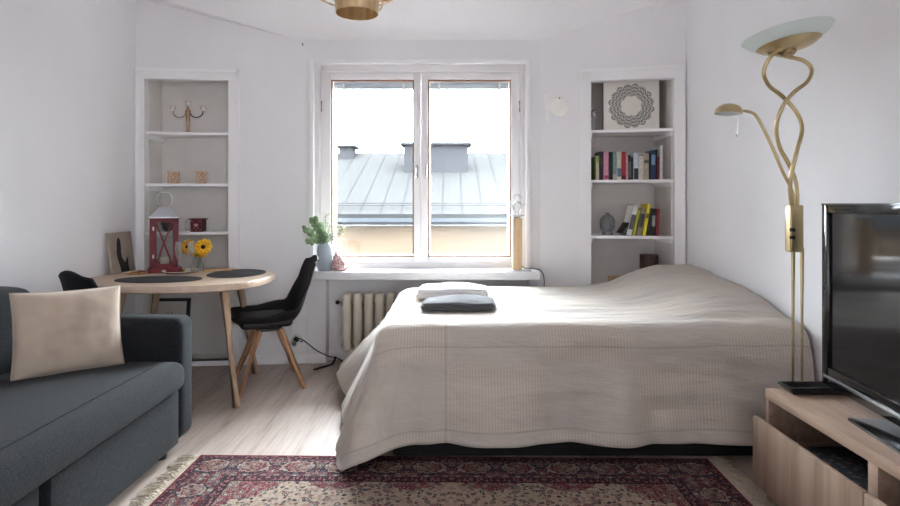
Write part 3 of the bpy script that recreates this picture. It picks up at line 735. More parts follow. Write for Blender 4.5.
for i, (dx, dy, nm) in enumerate(((-.065, -.03, 'leftmost'), (.045, -.045, 'right front'), (.07, .015, 'rightmost'), (-.01, .05, 'rearmost'))):
    bm = newbm(); rgrid(bm, (-.016, -.012, 0), (.016, .012, .012), .005, (2, 2, 1)); tag(link('wrapped_chocolate', bm, LIME, loc=(PC[0]+dx, PC[1]+dy, TZ+(.014 if abs(dx) > .06 else .0095)), rot=(0, 0, i)), 'small olive green wrapped chocolate on the plate, ' + nm, 'sweet', 'sweets on the plate')
BRD = mat('oak_board', srgb(206, 168, 128), srgb(188, 148, 108), rough=.5, scale=10, stretch=(1, 8, 1))
bm = newbm(); box(bm, (-.09, -.06, 0), (.09, .06, .012), .004); tag(link('serving_board', bm, BRD, loc=(-1.63, 3.93, TZ), rot=(0, 0, R(12))), 'light wooden board on the table behind the sunflowers', 'board')
bm = newbm(); lathe(bm, [(.0, .003), (.055, 0), (.068, .010), (.07, .013), (.066, .012), (.05, .005), (0, .005)], 32, cap0=False, cap1=False)
dsh = tag(link('wooden_dish', bm, BRD, loc=(-2.105, 3.755, TZ)), 'small shallow wooden dish of nuts on the table', 'dish')
NUT = mat('brown_nuts', srgb(150, 92, 56), srgb(120, 70, 40), rough=.6, scale=40)
nb = newbm()
for i in range(22):
    a, r = random.random()*6.28, random.random()**.5*.045
    sphere(nb, (r*cos(a), r*sin(a), .011+random.random()*.004), .007, 8, 6, (1.3, 1, .8))
tag(link('nuts', nb, NUT, loc=(-2.105, 3.755, TZ)), 'brown nuts heaped in the small wooden dish', 'nuts', kind='stuff')

# sunflowers in a bud vase
bm = newbm(); lathe(bm, [(.0, 0), (.02, 0), (.024, .02), (.02, .05), (.009, .075), (.011, .09), (.009, .09), (.007, .075), (.018, .05), (.021, .02), (0, .006)], 24, cap0=False, cap1=False)
FV = Vector((-1.765, 3.945, TZ))
tag(link('bud_vase', bm, CLEAR, loc=FV), 'tiny clear bud vase holding the sunflowers on the table', 'vase')
YEL = mat('yellow_petals', srgb(240, 190, 30), srgb(226, 160, 16), rough=.6, scale=20)
GRN = mat('leaf_green', srgb(92, 120, 70), srgb(70, 98, 56), rough=.6, scale=25)
BRN = mat('dark_flower_centre', srgb(46, 32, 22), rough=.9, scale=60, bump=.5)
sf = thing('sunflower_bunch', 'bunch of yellow sunflowers behind the champagne flutes on the table', 'flowers', FV)
heads = [((203, 247), .060, (.45, -.8, .1)), ((188, 247), .055, (-.2, -.8, .3)), ((198, 253), .062, (-.05, -.35, -.9))]
for (hx, hy), rr, nrm in heads:
    c = at(hx, hy, 3.925)-FV; nv_ = Vector(nrm).normalized(); X, Yv = frame_of(nv_)
    def hd(b, c=c, nv_=nv_, X=X, Yv=Yv, rr=rr):
        for ly in range(2):
            for k in range(11):
                a = 2*pi*(k+.5*ly)/11; d = X*cos(a)+Yv*sin(a); s = nv_.cross(d)
                pts = []
                for t, w in ((.2, .005), (.5, .013), (.8, .011), (1.0+.12*sin(k*5+ly), .001)):
                    q = c+d*rr*t+nv_*(.006*ly+.012*sin(t*2.4)); pts.append((b.verts.new(q-s*w), b.verts.new(q+s*w)))
                for (p0, p1), (p2, p3) in zip(pts, pts[1:]): b.faces.new((p0, p1, p3, p2))
    hp = child('flower_head', YEL, sf, hd); sd = hp.modifiers.new('t', 'SOLIDIFY'); sd.thickness = .0012
    child('flower_centre', BRN, hp, lambda b: (sphere(b, (0, 0, 0), rr*.27, 14, 8, (1, 1, .45), M=Matrix.Translation(c+nv_*.01) @ nv_.to_track_quat('Z', 'Y').to_matrix().to_4x4())))
    child('stem', GRN, sf, lambda b: tube(b, spline([(0, 0, .01), (c.x*.25, c.y*.3, .09), c*.8+Vector((0, .01, 0)), c]), .0025, 7))

# lantern
lan = thing('lantern', 'red wooden lantern with metal roof standing on the table', 'lantern', (-1.995, 3.90, TZ), R(25))
lw = .088
child('base', REDP, lan, lambda b: box(b, (-lw-.012, -lw-.012, 0), (lw+.012, lw+.012, .028), .003))
def cage(b):
    for sx_ in (-1, 1):
        for sy_ in (-1, 1): box(b, (lw-.034 if sx_ > 0 else -lw, lw-.022 if sy_ > 0 else -lw, .028), (lw if sx_ > 0 else -lw+.034, lw if sy_ > 0 else -lw+.022, .372))
    for z0, z1 in ((.028, .06), (.345, .372)):
        for s in (-1, 1):
            y0 = -lw if s < 0 else lw-.016
            box(b, (-lw, y0, z0), (lw, y0+.016, z1)); box(b, (y0, -lw, z0), (y0+.016, lw, z1))
child('frame', REDP, lan, cage)
for s in (-1,): child('cross_brace', REDP, lan, lambda b: ([box(b, (-.006, -.155, -.004), (.006, .155, .004), M=Matrix.Translation((0, s*(lw-.008), .2)) @ Matrix.Rotation(pi/2, 4, 'X') @ Matrix.Rotation(q, 4, 'Z')) for q in (.33, -.33)]))
LGL = glassmat('lantern_glass', (.93, .94, .94), 0)
next(n for n in LGL.node_tree.nodes if n.bl_idname == 'ShaderNodeMath').inputs[1].default_value = .15
for s in (-1, 1): child('pane', LGL, lan, lambda b: box(b, (-lw+.02, s*(lw-.013)-.001, .06), (lw-.02, s*(lw-.013)+.001, .345)))
for z in (.1, .29): child('hinge', STEEL, lan, lambda b: box(b, (-lw+.018, -lw-.003, z), (-lw+.028, -lw, z+.024)))
def roof(b):
    q = [[b.verts.new((sx_*s, sy_*s, z)) for sx_, sy_ in ((-1, -1), (1, -1), (1, 1), (-1, 1))] for s, z in ((lw+.004, .372), (lw+.004, .38), (.034, .446), (.03, .45))]
    for A, B in zip(q, q[1:]):
        for i in range(4): b.faces.new((A[i], A[(i+1) % 4], B[(i+1) % 4], B[i]))
    b.faces.new(q[0][::-1]); b.faces.new(q[-1])
child('roof', STEEL, lan, roof, 'grey metal roof', sharp=20)
child('roof_edge', REDP, lan, lambda b: rect_frame(b, 0, 0, 0, 0, 0, 0, 0) if False else box(b, (-lw-.006, -lw-.006, .366), (lw+.006, lw+.006, .373)))
child('handle', STEEL, lan, lambda b: tube(b, [(.045*cos(t), 0, .50+.055*sin(t)) for t in [(-.9+(pi+1.8)*k/24) for k in range(25)]], .0045, 8), 'thin wire carrying handle')
CAN = mat('ivory_candle_wax', srgb(214, 206, 190), rough=.5)
bm = newbm(); lathe(bm, [(.028, 0), (.028, .07), (.004, .071), (.002, .08)], 20)
tag(link('candle', bm, CAN, loc=(-1.995, 3.90, TZ+.029)), 'short ivory pillar candle inside the red lantern', 'candle')
bm = newbm(); box(bm, (-.045, -.02, 0), (.045, .02, .045), .003)
tag(link('red_box', bm, REDP, loc=(at(174.5, 0, 3.76).x, 3.855-.1, TZ)), 'small red box on the table in front of the lantern', 'box')

# canvas leaning on the left wall
def canvasmat():
    m, nt, b = nodes('sepia_silhouette_canvas')
    n = ntex(nt, coords(nt, 'Object', (1, 1, 1)), 5, 3)
    nt.links.new(ramp(nt, n, [(.35, srgb(150, 138, 126)), (.6, srgb(172, 158, 144))]), b.inputs['Base Color']); b.inputs['Roughness'].default_value = .8
    return m
cv2 = thing('canvas_picture', 'small grey brown canvas with a dark figure leaning against left wall', 'picture', (XL+.052, 3.84, TZ), R(0))
child('canvas', canvasmat(), cv2, lambda b: box(b, (-.009, -.135, 0), (.009, .135, .278), .002), rot=(0, R(-7), 0))
FIG = mat('dark_brown_print', srgb(40, 34, 32), srgb(28, 24, 24), rough=.8, scale=30)
def fig(b):
    poly = [(.005, .0), (.015, .05), (.03, .09), (.035, .13), (.028, .165), (.022, .2), (.008, .232), (-.01, .238), (-.02, .215), (-.022, .18), (-.015, .14), (-.018, .1), (-.05, .06), (-.075, .09), (-.09, .1), (-.085, .05), (-.09, .0)]
    a = [b.verts.new((.0095, -(y+.03), z+.004)) for y, z in poly]; c = [b.verts.new((.0102, -(y+.03), z+.004)) for y, z in poly]; n = len(poly)
    b.faces.new(a[::-1]); b.faces.new(c)
    for i in range(n): b.faces.new((a[i], a[(i+1) % n], c[(i+1) % n], c[i]))
child('figure_print', FIG, cv2, fig, rot=(0, R(-7), 0))

# framed picture on the floor of the left alcove
fp = thing('picture_frame', 'black framed picture with a dark sprig standing behind the table', 'picture', (-2.14, 4.17, .035), R(4))
fp.rotation_euler = (R(-9), 0, R(3))
child('frame', BLACKM, fp, lambda b: rect_frame(b, -.17, .17, 0, .455, .024, -.012, .012, .002))
child('print', mat('pale_print_paper', srgb(196, 192, 186), rough=.7), fp, lambda b: box(b, (-.155, -.004, .016), (.155, .004, .44)))
child('sprig', BLACKM, fp, lambda b: [tube(b, [(.03, -.0055, .30), (.03+.05*sin(a), -.0055, .30+.06*cos(a))], [.009, .002], 4) for a in (-1.1, -.5, .2, .8, 1.3, 2.6)])

# ------------------------------------------------------------------ chairs
def chair(label, loc, rz):
    t = thing('dining_chair', label, 'chair', loc, rz, 'black shell chairs at the table')
    prof = [(.238, .492, .150), (.230, .468, .190), (.19, .432, .215), (.08, .402, .230), (-.04, .396, .235), (-.12, .412, .230), (-.172, .458, .222), (-.212, .545, .210), (-.244, .650, .195), (-.278, .752, .178), (-.299, .815, .162), (-.311, .848, .140)]
    P = spline([Vector((x, w, z)) for x, z, w in prof], 4)
    def sh(b):
        g = []; n = 20
        for i, p in enumerate(P):
            k = i/(len(P)-1); t = sm(.30, .85, k)
            up = Vector((t, 0, 1-.9*t)).normalized()
            rise = max(0, .492-p.z)*(1-t)+t*.03*(1-sm(.8, 1, k)*.4)+.045*sin(pi*min(1, max(0, (k-.3)/.45)))
            row = []
            for j in range(n+1):
                s = -1+2*j/n
                q = Vector((p.x, s*p.y, p.z))+up*rise*abs(s)**2.4
                if k > .9: q.z -= .04*s*s*(k-.9)/.1
                row.append(b.verts.new(q))
            g.append(row)
        for i in range(len(g)-1):
            for j in range(n): b.faces.new((g[i][j], g[i][j+1], g[i+1][j+1], g[i+1][j]))
    s = child('shell', SHELL, t, sh, sharp=80); m = s.modifiers.new('thickness', 'SOLIDIFY'); m.thickness = .012; m.offset = -1
    child('seat_pad', PAD, t, lambda b: rgrid(b, (-.13, -.175, .405), (.185, .175, .462), .026, (8, 8, 1), (.015, .01, .010)))
    child('mount', BLACKM, t, lambda b: (box(b, (-.08, -.08, .366), (.08, .08, .382), .003), lathe(b, [(.05, .38), (.07, .4)], 20), [tube(b, [(sx_*.03, sy_*.03, .375), (sx_*.085, sy_*.085, .335)], .008, 8) for sx_ in (-1, 1) for sy_ in (-1, 1)]))
    for sx_ in (-1, 1):
        for sy_ in (-1, 1):
            child('leg', OAK, t, lambda b: tube(b, [(sx_*.2, sy_*.2, 0), (sx_*.065, sy_*.065, .372)], [.0155, .024], 4, twist=pi/4+0))
    return t
c1 = chair('black moulded shell chair with oak legs at the window end of table', (-1.212, 3.725, 0), R(205))
c2 = copy_tree(c1); c2.location = (-1.865, 3.225, 0); c2.rotation_euler = (0, 0, R(60)); c2['label'] = 'black moulded shell chair behind the sofa armrest'

# ------------------------------------------------------------------ alcove shelves
def shelf(x0, x1, yf, yb, z, br, lab, grp):
    t = thing('shelf', lab, 'shelf', (0, 0, 0), 0, grp)
    child('board', TRIM, t, lambda b: prism(b, [(x0+.001, yf(x0)+.004), (x1-.001, yf(x1)+.004), (x1-.001, yb-.001), (x0+.001, yb-.001)], z-.02, z), smooth=False)
    for x in ((x0+.002, x0+.014), (x1-.014, x1-.002)):
        child('batten', TRIM, t, lambda b: prism(b, [(x[0], yf(x[0])+.02), (x[1], yf(x[1])+.02), (x[1], yb-.002), (x[0], yb-.002)], z-.052, z-.0205), smooth=False)
LS = [1.733, 1.352, .992]; RS = [1.748, 1.378, .966, .585]
for z, l in zip(LS, ('holding the candelabra', 'holding two tealight holders', 'holding the dark red box')): shelf(LX0, LX1, yl, NBL, z, 1, 'white left alcove shelf ' + l, 'shelves in the left alcove')
for z, l in zip(RS, ('under the mandala canvas', 'under the upright row of books', 'holding the stone head and leaning books', 'behind the bed holding a brown box')): shelf(QX0, QX1, yr, NBR, z, 1, 'white right alcove shelf ' + l, 'shelves in the right alcove')

# candelabra
CBR = mat('aged_copper', srgb(190, 158, 126), srgb(160, 126, 96), rough=.4, metal=.85, scale=20)
cp = at(188, 0, 4.19)
cd = thing('candelabra', 'slim three-armed copper candelabra on top left alcove shelf', 'candelabra', (cp.x, 4.19, LS[0]))
child('base', CBR, cd, lambda b: lathe(b, [(.04, 0), (.04, .005), (.016, .012)], 24))
child('stem', CBR, cd, lambda b: lathe(b, [(.009, .01), (.015, .12), (.02, .165), (.012, .175), (.007, .2)], 16))
for s in (-1, 1):
    child('arm', BLACKM if s > 0 else CBR, cd, lambda b: tube(b, spline([(s*.012, 0, .155), (s*.035, 0, .125), (s*.075, 0, .118), (s*.107, 0, .14), (s*.113, 0, .165)]), .0042, 8))
for x, z in ((-.113, .165), (.113, .165), (0, .2)):
    cu = child('candle_cup', WHITEP, cd, lambda b: lathe(b, [(.008, z), (.015, z+.008), (.015, z+.028), (.012, z+.028), (.011, z+.012)], 16, Matrix.Translation((x, 0, 0))), 'white candle cup')
    child('cup_prong', CBR, cu, lambda b: [tube(b, [(x+.006*cos(a), .006*sin(a), z), (x+.018*cos(a), .018*sin(a), z+.015), (x+.022*cos(a), .022*sin(a), z+.042)], .0016, 6) for a in (0, pi/2, pi, 3*pi/2)])
# tealight holders
LAT = spot_mat('copper_lattice', srgb(170, 140, 118), srgb(226, 205, 180), 110, .35)
for px, lab in ((173.5, 'square copper lattice tealight holder, left one on the middle shelf'), (201, 'square copper lattice tealight holder, right one on the middle shelf')):
    q = at(px, 0, 4.18)
    th = thing('tealight_holder', lab, 'candle holder', (q.x, 4.18, LS[1]), R(22), 'tealight holders on the left alcove')
    child('lattice_shell', LAT, th, lambda b: (rect_frame(b, 0, 0, 0, 0, 0, 0, 0) if False else [box(b, (-.038, -.038, 0), (.038, .038, .004)), box(b, (-.038, -.038, 0), (.038, -.035, .088)), box(b, (-.038, .035, 0), (.038, .038, .088)), box(b, (-.038, -.035, 0), (-.035, .035, .088)), box(b, (.035, -.035, 0), (.038, .035, .088))]))
    child('rim', CBR, th, lambda b: [box(b, (-.040, -.040, .086), (.040, -.034, .091)), box(b, (-.040, .034, .086), (.040, .040, .091)), box(b, (-.040, -.034, .086), (-.034, .034, .091)), box(b, (.034, -.034, .086), (.040, .034, .091))])
# dark red cutout box + tassel
q = at(198.5, 0, 4.19); MARN = mat('dark_red_tin', srgb(92, 24, 34), srgb(74, 18, 28), rough=.5)
rb = thing('candle_lantern', 'small dark red cut-out tin lantern with a heart on lowest alcove shelf', 'lantern', (q.x, 4.19, LS[2]))
child('body', MARN, rb, lambda b: (box(b, (-.042, -.042, 0), (.042, .042, .092), .003), box(b, (-.052, -.052, .092), (.052, .052, .1), .002)))
PK = mat('pink_cutout', srgb(206, 160, 160), rough=.7)
def heart(b):
    pts = [(.0165*sin(t)**3, (13*cos(t)-5*cos(2*t)-2*cos(3*t)-cos(4*t))*.001) for t in [2*pi*k/30 for k in range(30)]]
    a = [b.verts.new((x, -.0425, z+.05)) for x, z in pts]; c = [b.verts.new((x, -.0435, z+.05)) for x, z in pts]
    b.faces.new(a); b.faces.new(c[::-1])
    for i in range(30): b.faces.new((a[i], a[(i+1) % 30], c[(i+1) % 30], c[i]))
    for x, z in ((-.03, .015), (0, .015), (.03, .015), (-.03, .08), (.03, .08), (-.015, .03), (.015, .03)): sphere(b, (x, -.0425, z), .004, 8, 6, (1, .3, 1))
child('cut_out', PK, rb, heart, 'pink heart and dots')
q = at(188.5, 0, 4.16)
bm = newbm(); tube(bm, spline([(-.015, 0, .004), (-.022, 0, .045), (-.004, 0, .09), (.01, 0, .07), (.006, 0, .03), (.016, 0, .004)]), .005, 8)
tag(link('ribbon_loop', bm, spot_mat('red_white_ribbon', srgb(206, 190, 186), srgb(140, 50, 60), 160, .35), loc=(q.x, 4.16, LS[2]+.001)), 'red and white ribbon loop left of the dark red tin lantern', 'ribbon')
q = at(166.5, 0, 4.2)
bm = newbm(); lathe(bm, [(.018, 0), (.035, .02), (.048, .06), (.045, .1), (.025, .13), (.012, .138), (.009, .138), (0, .12)], 28, cap1=False)
tag(link('round_vase', bm, mat('dark_brown_ceramic', srgb(58, 46, 44), rough=.5), loc=(q.x, 4.22, LS[2])), 'dark brown round vase seen through the red lantern', 'vase')

# ------------------------------------------------------------------ right alcove contents
PAGES = mat('paper_pages', srgb(222, 216, 200), srgb(208, 200, 182), rough=.9, scale=2, stretch=(200, 1, 1))
def bookmat(c):
    nm = 'book_cover_%02x%02x%02x' % c
    return mat(nm, srgb(*c), tuple(v*.8 for v in srgb(*c)), rough=.45, scale=30)
def book(loc, w, h, d, c, lean, lab, grp, band=None):
    t = thing('book', lab, 'book', loc, 0, grp); t.rotation_euler = (0, R(lean), 0)
    m = bookmat(c)
    child('cover', m, t, lambda b: (box(b, (-w, 0, 0), (0, .003, h), .0008), box(b, (-w, .003, 0), (-w+.0025, d, h)), box(b, (-.0025, .003, 0), (0, d, h))), smooth=False)
    child('pages', PAGES, t, lambda b: box(b, (-w+.0026, .0035, .004), (-.0026, d-.004, h-.004)), smooth=False)
    if band:
        z0, z1, bc = band
        child('spine_label', bookmat(bc), t, lambda b: box(b, (-w+.0012, -.0007, h*z0), (-.0012, .0002, h*z1)), smooth=False)
    return t
row1 = [  # zoomed pixel left, right, top, colour, label, band
 (47, 60, 172, (96, 122, 60), 'thin green book at the left end of the upright row', None),
 (61, 92, 160, (214, 206, 176), 'short cream book with a green top in the upright row', (.72, .98, (150, 180, 90))),
 (96, 137, 116, (38, 30, 40), 'black book left of the pink one', (.5, .8, (66, 50, 68))),
 (139, 188, 112, (214, 150, 170), 'pink book in the upright row', (.04, .16, (176, 60, 96))),
 (190, 230, 120, (26, 24, 28), 'black book right of the pink one', None),
 (232, 270, 116, (120, 158, 154), 'teal and cream book in the upright row', (.02, .2, (206, 196, 170))),
 (274, 318, 120, (222, 216, 196), 'cream book with a blue grey lower half', (.12, .42, (110, 124, 150))),
 (320, 364, 118, (168, 34, 48), 'bright red book in the upright row', (.04, .16, (70, 20, 24))),
 (366, 386, 150, (206, 160, 156), 'thin pink and white book right of the red one', None),
 (388, 412, 155, (30, 26, 32), 'short black book with a white title', (.1, .75, (110, 104, 108))),
 (414, 438, 172, (34, 28, 36), 'shortest black book before the pale blue one', None),
 (442, 490, 126, (204, 216, 226), 'pale blue book with a dark lower half', (.02, .42, (44, 56, 58))),
 (494, 542, 130, (206, 200, 190), 'light grey cream book in the upright row', (.9, .94, (60, 56, 52))),
 (546, 596, 132, (170, 160, 144), 'taupe book in the upright row', (.62, .74, (90, 82, 72))),
 (600, 618, 140, (28, 28, 34), 'thin black book left of the navy one', None),
 (620, 662, 104, (30, 54, 92), 'tall navy blue book in the upright row', (.5, .85, (120, 156, 190))),
 (664, 684, 96, (28, 30, 38), 'tall thin black book right of the navy one', None),
 (686, 706, 170, (128, 34, 44), 'thin dark red book beside the tall white one', None),
 (709, 736, 56, (222, 220, 216), 'tall white edged book at the right end of the upright row', None)]
for a, b_, tp, c, lab, band in row1:
    Yq = 4.14
    x0, x1 = at(590+a/10.125, 0, Yq).x, at(590+b_/10.125, 0, Yq).x
    yy = yr(x1)+.035
    k = yy/Yq
    h = (H-RS[1])*0 + (H-(140+tp/10.125-204)/F*yy)-RS[1]
    book((x1*k, yy, RS[1]), (x1-x0)*k-.001, h, .14, c, 0, lab, 'upright books in the right alcove', band)
row2 = [
 (180, 0.030, .190, 34, (30, 30, 32), 'black book leaning lowest beside the stone head', None),
 (209, .034, .222, 14, (226, 226, 222), 'white book with black lettering leaning left of the yellow ones', (.2, .7, (96, 94, 94))),
 (226, .016, .195, 13, (190, 186, 60), 'thin yellow green leaning book', None),
 (258, .034, .200, 11.5, (150, 138, 112), 'mottled brown leaning book', (.3, .8, (80, 72, 60))),
 (281, .022, .235, 10, (226, 206, 40), 'tallest bright yellow leaning book', (.55, .7, (90, 84, 40))),
 (300, .016, .195, 8, (44, 50, 44), 'thin dark green leaning book', None),
 (326, .026, .198, 4, (26, 26, 28), 'black leaning book with a white title', (.35, .75, (150, 150, 150))),
 (349, .020, .200, 2, (140, 44, 52), 'dark red book at the right end of the leaning row', None)]
for xr, w, h, lean, c, lab, band in row2:
    q = at(590+xr/5.0625, 0, 4.12); yy = yr(q.x)+.04
    book((q.x*yy/4.12, yy, RS[2]+.0005), w, h, .15, c, lean, lab, 'leaning books in the right alcove', band)
# stone head
q = at(607.5, 0, 4.2); SH = thing('stone_head', 'grey stone head sculpture on the right alcove shelf', 'sculpture', (q.x, 4.20, RS[2]))
def head(b):
    lathe(b, [(.044, 0), (.04, .01), (.034, .03)], 24)
    hv = sphere(b, (0, 0, .080), .054, 28, 20, (1.0, 1.05, 1.25))
    for v in hv:
        if v.co.y < 0:
            n_ = math.exp(-((v.co.x/.009)**2))*math.exp(-(((v.co.z-.078)/.016)**2)); v.co.y -= .012*n_
            for s in (-1, 1):
                e = math.exp(-(((v.co.x-s*.02)/.010)**2))*math.exp(-(((v.co.z-.09)/.007)**2)); v.co.y += .007*e
            l = math.exp(-((v.co.x/.014)**2))*math.exp(-(((v.co.z-.052)/.005)**2)); v.co.y -= .005*l
child('face', CONC, SH, head)
child('ear', CONC, SH, lambda b: [sphere(b, (s*.052, .004, .078), .012, 10, 8, (.5, .8, 2.4)) for s in (-1, 1)])
child('curled_hair', CONC, SH, lambda b: ([sphere(b, (.053*sin(p_)*cos(a), .056*sin(p_)*sin(a)+.004, .088+.062*cos(p_)), .0075, 8, 6) for p_ in (.25, .5, .75, 1.0, 1.25) for a in [2*pi*k/18 for k in range(18)] if not (p_ > .9 and -2.5 < (a if a < pi else a-2*pi) < -.6)], sphere(b, (0, .004, .155), .016, 12, 8)))
# brown box, tan box
bx = thing('brown_canister', 'dark brown wooden canister on the shelf behind the bed', 'canister', (at(649, 0, 4.22).x, 4.22, RS[3]))
child('body', mat('dark_brown_wood', srgb(84, 58, 50), srgb(66, 44, 38), rough=.5, scale=10, stretch=(6, 6, 1)), bx, lambda b: lathe(b, [(.066, 0), (.068, .23), (.06, .236)], 32))
tb = thing('tan_box', 'open tan wooden box on the shelf behind the bed', 'box', (at(620, 0, 4.2).x, 4.22, RS[3]))
TAN = mat('tan_wood', srgb(206, 172, 120), srgb(190, 152, 100), rough=.6, scale=10, stretch=(1, 6, 6))
child('body', TAN, tb, lambda b: [box(b, (-.068, -.05, 0), (.068, .05, .006)), box(b, (-.068, -.05, 0), (.068, -.043, .06)), box(b, (-.068, .043, 0), (.068, .05, .06)), box(b, (-.068, -.043, 0), (-.061, .043, .06)), box(b, (.061, -.043, 0), (.068, .043, .06))])
child('rim', TAN, tb, lambda b: (box(b, (-.074, -.056, .056), (.074, -.046, .066), .002), box(b, (-.074, .046, .056), (.074, .056, .066), .002)))
# mandala canvas
mc = thing('mandala_canvas', 'square white canvas printed with a grey mandala ring on the top shelf', 'picture', (at(631, 0, 4.17).x, 4.17, RS[0]), R(-9))
child('canvas', mandala_mat(), mc, lambda b: box(b, (-.2, -.012, 0), (.2, .012, .366), .002))
child('back_frame', BLACKM, mc, lambda b: rect_frame(b, -.204, .204, 0, .37, .02, .0125, .022))
q = at(594, 112, 4.17)
so3 = thing('silver_ornament', 'silver scroll ornament at the left of the top right shelf', 'ornament', (q.x+.008, 4.2, RS[0]))
child('base', CHROME, so3, lambda b: lathe(b, [(.024, 0), (.02, .006), (.005, .012), (.004, .09)], 20))
child('scroll', CHROME, so3, lambda b: (tube(b, [(.032*cos(t)*(1-t/9), 0, .13+.04*sin(t)*(1-t/9)) for t in [k*.3 for k in range(22)]], .004, 8), sphere(b, (0, 0, .13), .014)))

# ------------------------------------------------------------------ window sill things
vs = at(325, 0, 4.12)
bm = newbm(); lathe(bm, [(.0, 0), (.05, 0), (.054, .008), (.055, .02), (.055, .165), (.048, .185), (.036, .196), (.034, .206), (.036, .212), (.033, .212), (.03, .2), (.04, .185), (.048, .16), (.048, .02), (0, .01)], 40, cap0=False, cap1=False)
for f in bm.faces: f.smooth = True
tag(link('vase', bm, mat('grey_blue_ceramic', srgb(168, 180, 190), srgb(160, 172, 182), rough=.5, scale=8), loc=(vs.x, 4.12, WZ0+.0005)), 'grey blue ceramic vase on the window sill', 'vase')
EU = mat('eucalyptus_green', srgb(112, 146, 104), srgb(156, 182, 138), rough=.55, scale=14)
EU2 = mat('pale_seed_sprigs', srgb(186, 192, 170), srgb(212, 212, 194), rough=.7, scale=30)
eu = thing('eucalyptus_bunch', 'bunch of green eucalyptus sprigs standing in the grey blue vase', 'plant', (vs.x, 4.12, WZ0+.03))
o_ = Vector((vs.x, 4.12, WZ0+.03))
stems = []
for tx, ty, k in ((306, 229, 0), (313, 219, 0), (318, 224, 0), (309, 243, 0), (322, 230, 0), (330, 224, 1), (338, 226, 1), (326, 214, 1), (343, 228, 1), (334, 232, 1)):
    e = at(tx, ty, 4.12+random.uniform(-.05, .04))-o_
    stems.append((spline([(0, 0, 0), (e.x*.12, e.y*.1, .15), (e.x*.55, e.y*.5, max(.2, e.z*.75)), e], 6), k))
child('stems', GRN, eu, lambda b: [tube(b, s, .0016, 6) for s, k in stems])
def leaves(b, kind):
    for s, k in stems:
        if k != kind: continue
        n = len(s)
        for i in range(n//2, n):
            for sd_ in (-1, 1):
                for rep in range(1 if kind == 0 else 2):
                    c = s[i]+Vector((sd_*random.uniform(.006, .022), random.uniform(-.02, .02), random.uniform(-.01, .015)))
                    if kind == 0: r = random.uniform(.013, .024); el = 1
                    else: r = random.uniform(.006, .012); el = .35
                    nr = Vector((random.uniform(-.6, .6), -1, random.uniform(-.5, .9))).normalized(); X, Y_ = frame_of(nr); rot = random.random()*6.28
                    Xr = X*cos(rot)+Y_*sin(rot); Yr_ = -X*sin(rot)+Y_*cos(rot)
                    vs_ = [b.verts.new(c+Xr*r*cos(a)+Yr_*r*el*sin(a)+nr*(.003*cos(2*a))) for a in [2*pi*q_/10 for q_ in range(10)]]
                    b.faces.new(vs_)
for kind, mm, nm in ((0, EU, 'leaves'), (1, EU2, 'seed_sprigs')):
    l = child(nm, mm, eu, lambda b: leaves(b, kind)); l['kind'] = 'stuff'; sd = l.modifiers.new('t', 'SOLIDIFY'); sd.thickness = .001
pk = at(339, 0, 4.12)
pb = thing('cloth_pouch', 'pink and white patterned cloth pouch beside the vase on the sill', 'pouch', (pk.x, 4.12, WZ0+.001))
PKM = spot_mat('pink_white_print', srgb(226, 204, 200), srgb(178, 96, 98), 75, .42)
def pouch(b):
    lathe(b, [(.0, 0), (.05, .002), (.064, .02), (.058, .05), (.044, .085), (.026, .112), (.012, .122), (.016, .14), (.012, .142), (0, .125)], 26, cap0=False, cap1=False)
    for v in b.verts: v.co += Vector((noise.noise(v.co*30)*.02+.018*(1-v.co.z/.14)-.02*v.co.z/.14, noise.noise(v.co*30+Vector((5, 5, 5)))*.012, 0)) if v.co.z > .004 else Vector()
child('bag', PKM, pb, pouch, sharp=80)
child('drawstring', PK, pb, lambda b: tube(b, [(.016*cos(a)-.012, .016*sin(a), .121) for a in [2*pi*k/20 for k in range(20)]], .003, 6, closed=True))
# cage lamp
cl = thing('cage_lamp', 'small table lamp of a pale wooden post with wire cage on sill', 'lamp', (at(517, 0, 4.10).x, 4.10, WZ0+.0005))
PINE = mat('pale_pine', srgb(222, 192, 152), srgb(206, 174, 132), rough=.5, scale=10, stretch=(8, 8, .6))
child('base', STEEL, cl, lambda b: box(b, (-.085, -.055, 0), (.10, .055, .008), .002), 'flat grey metal base')
child('post', PINE, cl, lambda b: box(b, (-.034, -.034, .008), (.034, .034, .385), .003))
child('socket', STEEL, cl, lambda b: lathe(b, [(.022, .385), (.026, .395), (.05, .405), (.052, .411), (.02, .413)], 24))
child('bulb', glassmat('bulb_glass', (.95, .95, .95), .1), cl, lambda b: lathe(b, [(.013, .41), (.014, .43), (.03, .455), (.034, .475), (.028, .5), (.012, .512), (.001, .514)], 24))
child('cage', STEEL, cl, lambda b: ([tube(b, [(.05*cos(a)*c_, .05*sin(a)*c_, z) for c_, z in ((1, .405), (1.02, .46), (1, .5), (.8, .535), (.45, .555), (0, .56))], .0022, 6) for a in [2*pi*k/6 for k in range(6)]], [tube(b, [(r_*cos(2*pi*k/28), r_*sin(2*pi*k/28), z) for k in range(28)], .0024, 6, closed=True) for r_, z in ((.052, .405), (.062, .485))]))
q0 = Vector((at(517, 0, 4.10).x+.05, 4.12, WZ0+.012))
child('cord', BLACKM, cl, lambda b: tube(b, spline([(.034, .0, .035), (.055, -.005, .02), (.11, -.01, .016), (.17, -.015, .004), (.195, -.02, -.05), (.20, .02, -.16), (.19, .08, -.4)]), .0032, 8), 'thin black cord')

